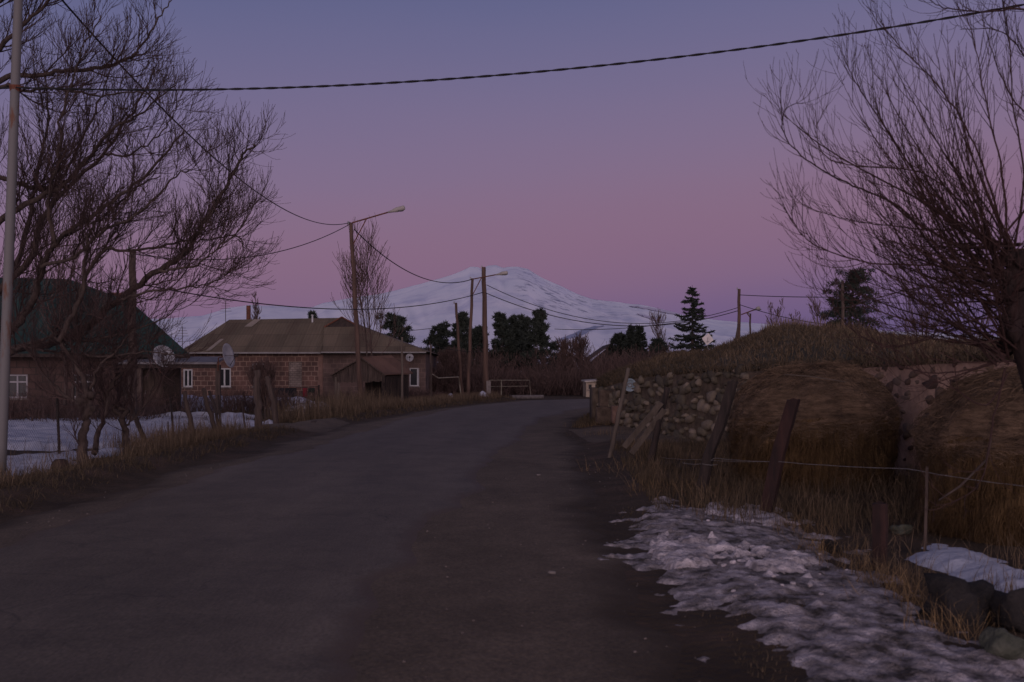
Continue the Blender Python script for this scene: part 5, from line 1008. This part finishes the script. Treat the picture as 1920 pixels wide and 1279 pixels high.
def scatter(n, x0, x1, y0, y1, ok, seed, clump=0.0):
    rr = random.Random(seed); out = []
    while len(out) < n:
        x, y = rr.uniform(x0, x1), rr.uniform(y0, y1)
        if ok(x, y) and (not clump or ns(x, y, seed, 1.3) > rr.uniform(-1, 1) * (1 - clump) - 0.05): out.append((x, y, gz(x, y) - 0.02))
    return out
def L_(y): return road_at(y)[0]
def R_(y): return road_at(y)[3]
# near left verge: short dull grass by the road, taller dry grass along the fence
blades('dry_grass', scatter(15000, -11, -5, 5, 27, lambda x, y: L_(y) - 3.0 < x < L_(y) - 0.35 + .2 * ns(x, y, 0, 1), 1, .3), .04, .20, .005, M_grassdk, 1, .9, .6)
blades('dry_grass', scatter(6500, -12, -5, 9, 26.5, lambda x, y: L_(y) - 2.7 < x < L_(y) - 1.0 and not (y > 16 and x < -7.3 and y < 20) and not (x / y < -.385 and y < 20 and x < -6.6 and ns(x, y, 3, 6) > -.25), 2, .9), .10, .46, .0045, M_reed, 2, .5)
blades('dry_grass', scatter(1600, -12, -6, 16, 27, lambda x, y: L_(y) - 3.3 < x < L_(y) - 1.7 and not (x / y < -.385 and y < 21 and ns(x, y, 3, 6) > -.3), 3, .95), .3, .8, .004, M_grass, 3, .35)
# far left verge round the tall lamp
blades('dry_grass', scatter(9000, -11, 0, 33.5, 58, lambda x, y: L_(y) - 3.2 < x < L_(y) - 0.6, 4, .95), .15, .60, .009, M_reed, 4, .25)
blades('dry_grass', scatter(1500, -11, -5.5, 33.5, 50, lambda x, y: L_(y) - 3.4 < x < L_(y) - 1.0, 14, .98), .5, 1.2, .007, M_reed, 24, .35)
blades('dry_grass', scatter(9000, -11, 1, 33, 60, lambda x, y: L_(y) - 3.0 < x < L_(y) - 0.2, 5, .2), .05, .22, .011, M_grassdk, 5)
blades('dry_grass', scatter(6000, -18, -6.5, 32, 60, lambda x, y: x < L_(y) - 2.8, 15, .6), .08, .4, .012, M_grassdk, 25)
# right verge between road and wall
wall_x = lambda y: interp([(10, 7.0), (12.2, 6.03), (14.8, 5.76), (17.2, 5.43), (20.5, 4.96), (24, 4.17), (27.5, 3.47), (31, 2.64), (32, 2.0)], y)[0]
inside_track = lambda x, y: 22.3 < y < 29.6 and x > 1.7
blades('dry_grass', scatter(15000, 1, 6, 8, 31, lambda x, y: R_(y) + 0.7 < x < wall_x(y) - .1 and not (y < 11.6) and not inside_track(x, y), 6, .4), .05, .25, .005, M_grassdk, 6)
blades('dry_grass', scatter(2600, 1, 6, 11, 21, lambda x, y: R_(y) + 1.0 < x < wall_x(y) - .2, 7, .98), .15, .46, .0032, M_grass, 7, .6)
blades('dry_grass', scatter(1900, 2.0, 7.5, 6.8, 13.2, lambda x, y: x > 2.1 + (13.2 - y) * .12 and sdist(front, x, y) < -0.05 and x < 7, 8, .95), .10, .40, .0026, M_grass, 8, .8)
blades('dry_grass', scatter(1800, 2.0, 6, 10.5, 14, lambda x, y: x > 2.0, 18, .8), .15, .48, .0035, M_grassdk, 28, .45)
blades('dry_grass', scatter(900, 2.2, 5, 6.0, 8.3, lambda x, y: x > 2.55 + (8.3 - y) * .3, 9, .9), .1, .36, .003, M_reed, 9, .4)
blades('dry_grass', scatter(5000, 0.6, 3.4, 4, 12, lambda x, y: R_(y) + .25 < x < R_(y) + 1.5, 10, .3), .015, .07, .004, M_grassdk, 10, .5)
blades('dry_grass', scatter(5000, 1.5, 4.2, 28, 48, lambda x, y: R_(y) - .1 < x < max(R_(y) + 1.2, 0) and not inside_track(x, y), 11, .3), .06, .3, .009, M_grassdk, 11)
def tufts():
    rr = random.Random(50); pts = []
    for px, py, r, n in [(1740, 1130, .16, 240), (1655, 1090, .14, 160), (1770, 1180, .12, 110), (1840, 1150, .14, 120), (1560, 1035, .16, 140), (1500, 985, .2, 170), (1610, 1060, .15, 110), (1340, 935, .3, 170), (1240, 925, .3, 170), (1180, 880, .4, 130), (1112, 800, .35, 160), (1130, 815, .3, 120)]:
        x0, y0 = gp(px, py)
        for _ in range(n): x, y = x0 + rr.gauss(0, r), y0 + rr.gauss(0, r); pts.append((x, y, gz(x, y) - .02))
    blades('dry_grass', pts, .10, .36, .0022, mat('golden_grass', (0.06, 0.038, 0.018), (0.26, 0.17, 0.085), scale=2, island=.8), 51, .9, .9)
tufts()
blades('dry_grass', scatter(420, -16, -7, 16, 36, lambda x, y: x < L_(y) - 2.2, 61, .3), .12, .5, .004, M_grassdk, 61, .35, .5)
# turf on the mound
def mound_grass():
    rr = random.Random(77); a, b, c = [], [], []
    for _ in range(52000):
        px = rr.uniform(1120, 2150); v = rr.random() ** .8 * 1.25; q = mound_pt(px, v); k = ns(q.x, q.y, 1, .5)
        if 1285 < px < 1375 and v > .72: continue
        (b if k + rr.uniform(-.3, .3) > .22 else a).append((q.x, q.y, q.z - .02))
        if .72 < v < 1.12 and 1430 < px < 1640 and rr.random() < .5: c.append((q.x, q.y, q.z - .02))
    blades('dry_grass', a, .06, .26, .010, M_grassdk, 31, .9, .6); blades('dry_grass', b, .08, .30, .009, M_grass if False else mat('mound_dry_grass', (0.055, 0.038, 0.022), (0.17, 0.12, 0.075), scale=1, island=.7), 32, .9, .6); blades('dry_grass', c, .2, .62, .008, MATS['mound_dry_grass'], 33, .2)
    rr = random.Random(78); d = []
    for _ in range(5000):  # tufts hanging over the wall head
        px = rr.uniform(1122, 2200); q = mound_pt(px, rr.uniform(-.02, .03)); d.append((q.x, q.y - .06, q.z - .05))
    blades('dry_grass', d, .08, .26, .008, M_grassdk, 34, 1.1, .8)
mound_grass()

# ------------------------------------------------------------ haystacks
def haystack(cx, cy, rx, ry, h, label, seed, n=9000, tall=1.0, skew=0.0):
    rr = random.Random(seed); root = thing('haystack', (cx, cy, 0), label, 'haystack'); shoulder = .60
    def surf(a, t):      # t 0 bottom .. 1 top
        if t < shoulder: k = t / shoulder; r = lerp(.93, 1.0, math.sin(k * 1.9)); z = h * .56 * k
        else: k = (t - shoulder) / (1 - shoulder); r = max(0.0, math.cos(min(1, k) * math.pi / 2)) ** .75; z = h * (.56 + .44 * abs(math.sin(min(1, k) * math.pi / 2)) ** 1.1)
        r *= 1 + .13 * ns(math.cos(a) * 1.5, math.sin(a) * 1.5 + t * 2, seed, 1.2) + .11 * ns(math.cos(a) * 4, math.sin(a) * 4 + t * 7, seed, 1) + .03 * ns(math.cos(a) * 11, math.sin(a) * 11 + t * 20, seed, 1)
        z *= 1 + .05 * ns(math.cos(a) * 2, math.sin(a) * 2 + 7, seed, 1)
        return Vector((cx + rx * r * math.cos(a) + skew * z, cy + ry * r * math.sin(a), z - .08))
    def shell(t0, t1, k, m_, nm, g=0.0, parent=root):
        mb = MB(); A = 56; vs = [surf(2 * math.pi * i / A, lerp(t0, t1, j / k)) for j in range(k + 1) for i in range(A)]; mb.add(vs, [(j * A + i, j * A + (i + 1) % A, (j + 1) * A + (i + 1) % A, (j + 1) * A + i) for j in range(k) for i in range(A)]); return mb, nm, m_
    m1 = mat('cut_hay', (0.036, 0.020, 0.009), (0.150, 0.092, 0.042), scale=5, stretch=(3, 3, .35), rough=1, bump=1.2, bscale=16, c3=(0.078, 0.046, 0.019), lo=.32, hi=.7)
    m2 = mat('weathered_hay', (0.050, 0.033, 0.021), (0.20, 0.134, 0.088), scale=6, stretch=(.5, 1, 3), rough=1, bump=1.2, bscale=18, lo=.32, hi=.7)
    mb, nm, m_ = shell(0, .64, 26, m1, 'hay_side')
    for i in range(n):
        a = rr.uniform(0, 6.283); t = rr.uniform(.02, .62); q = surf(a, t); o = Vector((math.cos(a), math.sin(a), 0)); d = Vector((rr.gauss(0, .25), rr.gauss(0, .25), -1)) * rr.uniform(.08, .26); p = q + o * rr.uniform(.0, .03); s = Vector((-o.y, o.x, 0)) * rr.uniform(.0015, .0035)
        mb.add([p - s, p + s, p + d * .5 + o * .02 + s, p + d * .5 + o * .02 - s, p + d], [(0, 1, 2, 3), (3, 2, 4)])
    mb.build('hay_side', m1, root, smooth=False)
    mb, nm, m_ = shell(.60, .999, 16, m2, 'hay_cap')
    for i in range(n):
        a = rr.uniform(0, 6.283); t = rr.uniform(.54 - .16 * max(0, ns(a * 2, 1, seed + 5, 1.1)) - .10 * rr.random() ** 2, 1); da = rr.choice((-1, 1)) * rr.uniform(.03, .26); dt = rr.uniform(-.11, .05); p0, p1, p2 = surf(a, t), surf(a + da * .5, min(1, max(.3, t + dt * .4))), surf(a + da, min(1, max(.3, t + dt))); l = rr.uniform(.005, .05) if rr.random() < .93 else rr.uniform(.05, .13); up = Vector((math.cos(a) * .5, math.sin(a) * .5, .8)) * l; s = Vector((0, 0, rr.uniform(.0015, .004)))
        mb.add([p0 + up - s, p0 + up + s, p1 + up * 1.3 + s, p1 + up * 1.3 - s, p2 + up * .7], [(0, 1, 2, 3), (3, 2, 4)])
    mb.build('hay_cap', m2, root)
haystack(4.22, 14.2, 1.09, 1.05, 1.74, 'large domed haystack with cut orange sides before the stone wall', 1)
haystack(5.50, 10.6, 1.14, 1.1, 1.66, 'dark taller haystack at the right edge behind the red willow', 2)

# ------------------------------------------------------------ fences
def left_fence():
    root = thing('wire_fence', (-8.4, 17, 0), 'sagging chain-link fence with thin posts before the snowy left yard', 'fence')
    line = [(-9.1, 12.6), (-8.62, 15.9), (-8.48, 19.0), (-8.45, 22.0), (-8.2, 24.6), (-7.75, 27.0)]
    for (x, y), (dx, h) in zip(line, [(0, 1.15), (.0, 1.1), (-.05, 1.12), (0.02, 1.0), (-.1, 1.0), (-.08, 1.0)]):
        p = MB(); p.tube([(x, y, -.15), (x + dx * .5, y, h * .5), (x + dx, y, h)], .026, 7); p.build('post', M_darkwood, root)
    m = MB()
    for (a, b) in zip(line, line[1:]):
        a, b = Vector((*a, 0)), Vector((*b, 0)); L = (b - a).length; u = (b - a) / L; h = .95; k = int((L + h) / .075); w = .0016
        for s in (1, -1):
            for i in range(k):
                s0 = i * .075 - h; lo, hi = max(0, s0), min(L, s0 + h)
                if hi <= lo: continue
                t0, t1 = (lo - s0) / h, (hi - s0) / h
                if s < 0: t0, t1 = 1 - t0, 1 - t1
                f = lambda d, t: a + u * d + Vector((.02 * ns(d, t * 2, 3, 1.2), 0, .03 + t * h - .06 * math.sin(math.pi * d / L) * t + gz(a.x, a.y)))
                m.tube([f(lo, t0), f((lo + hi) / 2, (t0 + t1) / 2), f(hi, t1)], w, 3)
        m.tube([a + Vector((0, 0, 1.0)), (a + b) / 2 + Vector((0, 0, .92)), b + Vector((0, 0, 1.0))], .003, 4)
    m.build('chain_link', mat('dark_wire', (0.03, 0.028, 0.03), (0.06, 0.055, 0.055), rough=.7), root)
left_fence()
GP_ = 'old posts along the left verge'
for a in [([(279, 828), (243, 752), (213, 676)], 23.4, .055, M_darkwood, 'long dark pole leaning left against the willow twigs'),
          ([(366, 826), (355, 775), (345, 735)], 24.4, .060, M_wood, 'thick grey post leaning left before the porch'),
          ([(410, 822), (393, 770), (381, 728)], 25.0, .060, M_wood, 'leaning post with a dark one crossing behind it'),
          ([(414, 804), (404, 765), (392, 733)], 28, .045, M_darkwood, 'thin dark post crossing behind the leaning grey one'),
          ([(462, 806), (456, 775), (453, 750)], 28, .022, M_darkwood, 'thin iron stake before the snow heap'),
          ([(316, 828), (315, 790)], 24, .014, M_darkwood, 'thin dark stake against the snow between willow and posts'),
          ([(335, 826), (336, 786)], 25, .011, M_darkwood, 'thinnest dark stake against the snow'),
          ([(487, 808), (484, 750), (482, 694)], 30.5, .11, M_wood, 'broad weathered brown post beside the driveway'),
          ([(520, 795), (512, 745), (500, 706)], 32.5, .09, M_wood, 'rough brown post leaning behind the broad weathered one'),
          ([(590, 785), (575, 752)], 37, .04, M_darkwood, 'short dark stake leaning left in the yard beyond the driveway'),
          ([(605, 785), (590, 748)], 37.4, .035, M_darkwood, 'second short dark stake leaning over dirty snow'),
          ([(635, 775), (635, 718)], 43, .05, M_palewood, 'pale upright post under the left eave of the shed')]:
    slim('fence_post', *a[:4], a[4], 'post', GP_)
def right_side():
    for a in [([(1141, 862), (1160, 775), (1178, 690)], (18.6, 18.6, 18.6), .040, M_palewood, 'tall pale post leaning right near the wall end'),
              ([(1215, 872), (1235, 790), (1251, 726)], (17.2, 17.2, 17.2), .055, M_darkwood, 'dark post leaning right with pale planks propped on it')]:
        slim('fence_post', *a[:4], a[4], 'post', 'fence posts along the right verge', n=8)
    for x0, y0, x1, y1, lab in [(1170, 838, 1240, 755, 'upper pale plank propped against the dark post'), (1184, 850, 1246, 768, 'lower pale plank propped against the dark post')]:
        mb = MB(); a, b = P(x0, y0, 17.4), P(x1, y1, 17.1); mb.bar(a, b, .095, .03); tag(mb.build('plank', M_palewood), lab, 'plank', 'planks propped on a post')
    # wire fence with three heavy posts
    root = thing('wire_fence', P(1435, 958, 11.8), 'strand wire fence on leaning heavy posts in front of the haystacks', 'fence'); root.location.z = 0
    def post(pts, Y, w, m, nm='post'):
        mb = MB(); q = [P(*p, Y) for p in pts]; q[0].z -= .2; k = 8; path = []
        for a, b in zip(q, q[1:]):
            for i in range(k): path.append(a.lerp(b, i / k))
        path.append(q[-1]); n = len(path); vs = []
        for i, c in enumerate(path):
            ww = w * (1.08 - .12 * i / n) * (1 + .1 * ns(i, w * 90, 2, .6)) / 2
            for j in range(12):
                a = 2 * math.pi * j / 12; r = ww * (1.25 if j % 3 == 0 else 1.05) * (1 + .08 * ns(j * 2, i, 4, .7)); vs.append(c + Vector((r * math.cos(a + .3), r * math.sin(a + .3) * .9, 0)))
        vs[-12:] = [v + Vector((0, 0, .03 * ns(j, 1, 8, 1.3))) for j, v in enumerate(vs[-12:])]
        mb.add(vs, [(i * 12 + j, i * 12 + (j + 1) % 12, (i + 1) * 12 + (j + 1) % 12, (i + 1) * 12 + j) for i in range(n - 1) for j in range(12)] + [tuple(range((n - 1) * 12, n * 12))]); return mb.build(nm, m, root)
    o = post([(1306, 935), (1330, 850), (1352, 795), (1374, 716)], 13.0, .13, M_darkwood); o['label'] = 'dark gnarled post with a bent middle'
    mr_ = mat('red_brown_timber', (0.014, 0.008, 0.008), (0.042, 0.019, 0.016), scale=7, stretch=(1, 1, .15), rough=.9, bump=.5)
    o = post([(1431, 960), (1460, 850), (1488, 750)], 11.7, .15, mr_); o['label'] = 'stout red-brown squared post'
    o = post([(1650, 1092), (1650, 1020), (1650, 945)], 8.5, .12, mr_); o['label'] = 'short red-brown stump post'
    o = post([(1734, 1000), (1737, 940), (1738, 878)], 9.4, .026, M_wood); o['label'] = 'thin pale stake'
    def strand(pts, Ys, r, nm='wire'):
        mb = MB(); q = [P(*p, Y) for p, Y in zip(pts, Ys)]; path = []
        for a, b in zip(q, q[1:]):
            for i in range(10): path.append(a.lerp(b, i / 10) + Vector((0, 0, .006 * ns(i, a.x, 3, .6) - .01 * math.sin(math.pi * i / 10))))
        path.append(q[-1]); mb.tube(path, r, 6); mb.build(nm, M_wire, root)
    strand([(1318, 868), (1340, 859), (1462, 866), (1700, 879), (1920, 912), (2100, 945)], [13, 12.9, 11.6, 9.8, 8.5, 7.8], .0032)
    strand([(1280, 868), (1318, 870), (1345, 871)], [13.4, 12.95, 12.85], .0032)
    strand([(1240, 858), (1318, 862), (1450, 866)], [16.6, 13.1, 11.75], .002)
    mb = MB(); mb.tube([P(1470, 702, 13.3), P(1520, 706, 13.2), P(1585, 716, 13.0)], .006, 6); tag(mb.build('stick', M_palewood), 'thin pale stick lying across the top of the near haystack', 'stick')
    mb = MB(); mb.tube([P(1858, 822, 9.3), P(1850, 862, 9.3), P(1800, 912, 9.2), P(1760, 938, 9.1)], [.011, .011, .010, .007], 6); tag(mb.build('stick', M_wood), 'bent pale branch hanging before the dark haystack', 'stick')
right_side()
def rocks():
    for px, py, w, h, Y, m, lab, sd in [(1800, 1128, 125, 100, 6.7, 0, 'big dark boulder between grass tufts at lower right', 1), (1908, 1142, 90, 80, 6.5, 0, 'dark boulder cut by the right edge of the photo', 2), (1882, 1210, 80, 62, 5.8, 1, 'pale greenish stone at the lower right corner', 3), (112, 873, 30, 24, 16.6, 2, 'dark brown squared block standing in the left snow', 4), (1690, 938, 36, 22, 10.6, 1, 'flat greyish stone in the gap between the haystacks', 5), (1560, 1010, 40, 30, 9.3, 0, 'small dark stone behind the dirty snow heap', 6)]:
        c = P(px, py, Y); s = (w / F * Y / 2, w / F * Y / 2.2, h / F * Y / 2); mb = MB()
        if m == 2: mb.lump(c, (s[0] * 1.15, s[0], s[2] * 1.25), 2, .25, sd); mb.v = [Vector((c.x + max(-s[0], min(s[0], v.x - c.x)), v.y, c.z + max(-s[2] * 1.3, min(s[2], v.z - c.z)))) for v in mb.v]
        else:
            if c.z - s[2] > gz(c.x, c.y): c.z = gz(c.x, c.y) + s[2] * .7
            c.z -= s[2] * .18; mb.rubble(c, (s[0] * .92, s[1] * .9, s[2] * .95), sd * 13, 0, .3, .45, .6, 3); _ = [c + (Vector(v) - c) * (1 + .16 * noise.cell(Vector((round((v.x - c.x) * 7), round((v.y - c.y) * 7), round((v.z - c.z) * 7) + sd)))) for v in mb.v]
        tag(mb.build('rock', [mat('dark_rock', (0.010, 0.009, 0.009), (0.028, 0.024, 0.023), scale=6, rough=.95, bump=1), mat('greenish_rock', (0.04, 0.045, 0.032), (0.09, 0.092, 0.072), scale=7, rough=.95, bump=.8), mat('brown_block2', (0.03, 0.018, 0.016), (0.055, 0.034, 0.03), scale=5, bump=.6)][m], smooth=True), lab, 'rock')
rocks()
def gravel():
    rr = random.Random(3); mb = MB()
    for _ in range(380):
        y = rr.uniform(3.5, 30) if rr.random() < .8 else rr.uniform(3.5, 12); r = road_at(y); x = (r[2] + rr.uniform(-.3, 1.9)) if rr.random() < .6 else rr.uniform(r[0], r[1] + .3); s = rr.uniform(.003, .012); mb.lump((x, y, .003 + s * .3 if True else 0), (s, s * .8, s * .6), 1, .4, rr.random() * 50)
    tag(mb.build('gravel', mat('gravel_grey', (.07, .055, .05), (.18, .15, .135), scale=3, island=.8)), None, None, None, 'stuff')
    for px, py, Y, lab in [(1035, 1078, None, 'pale pebble lying on the dirt shoulder in the foreground'), (1010, 893, None, 'tiny white scrap on the shoulder beyond the foreground')]:
        x, y = gp(px, py); mb = MB(); mb.lump((x, y, .02), (.035, .02, .014), 2, .4, px); tag(mb.build('pebble', M_concrete, smooth=True), lab, 'pebble')
gravel()
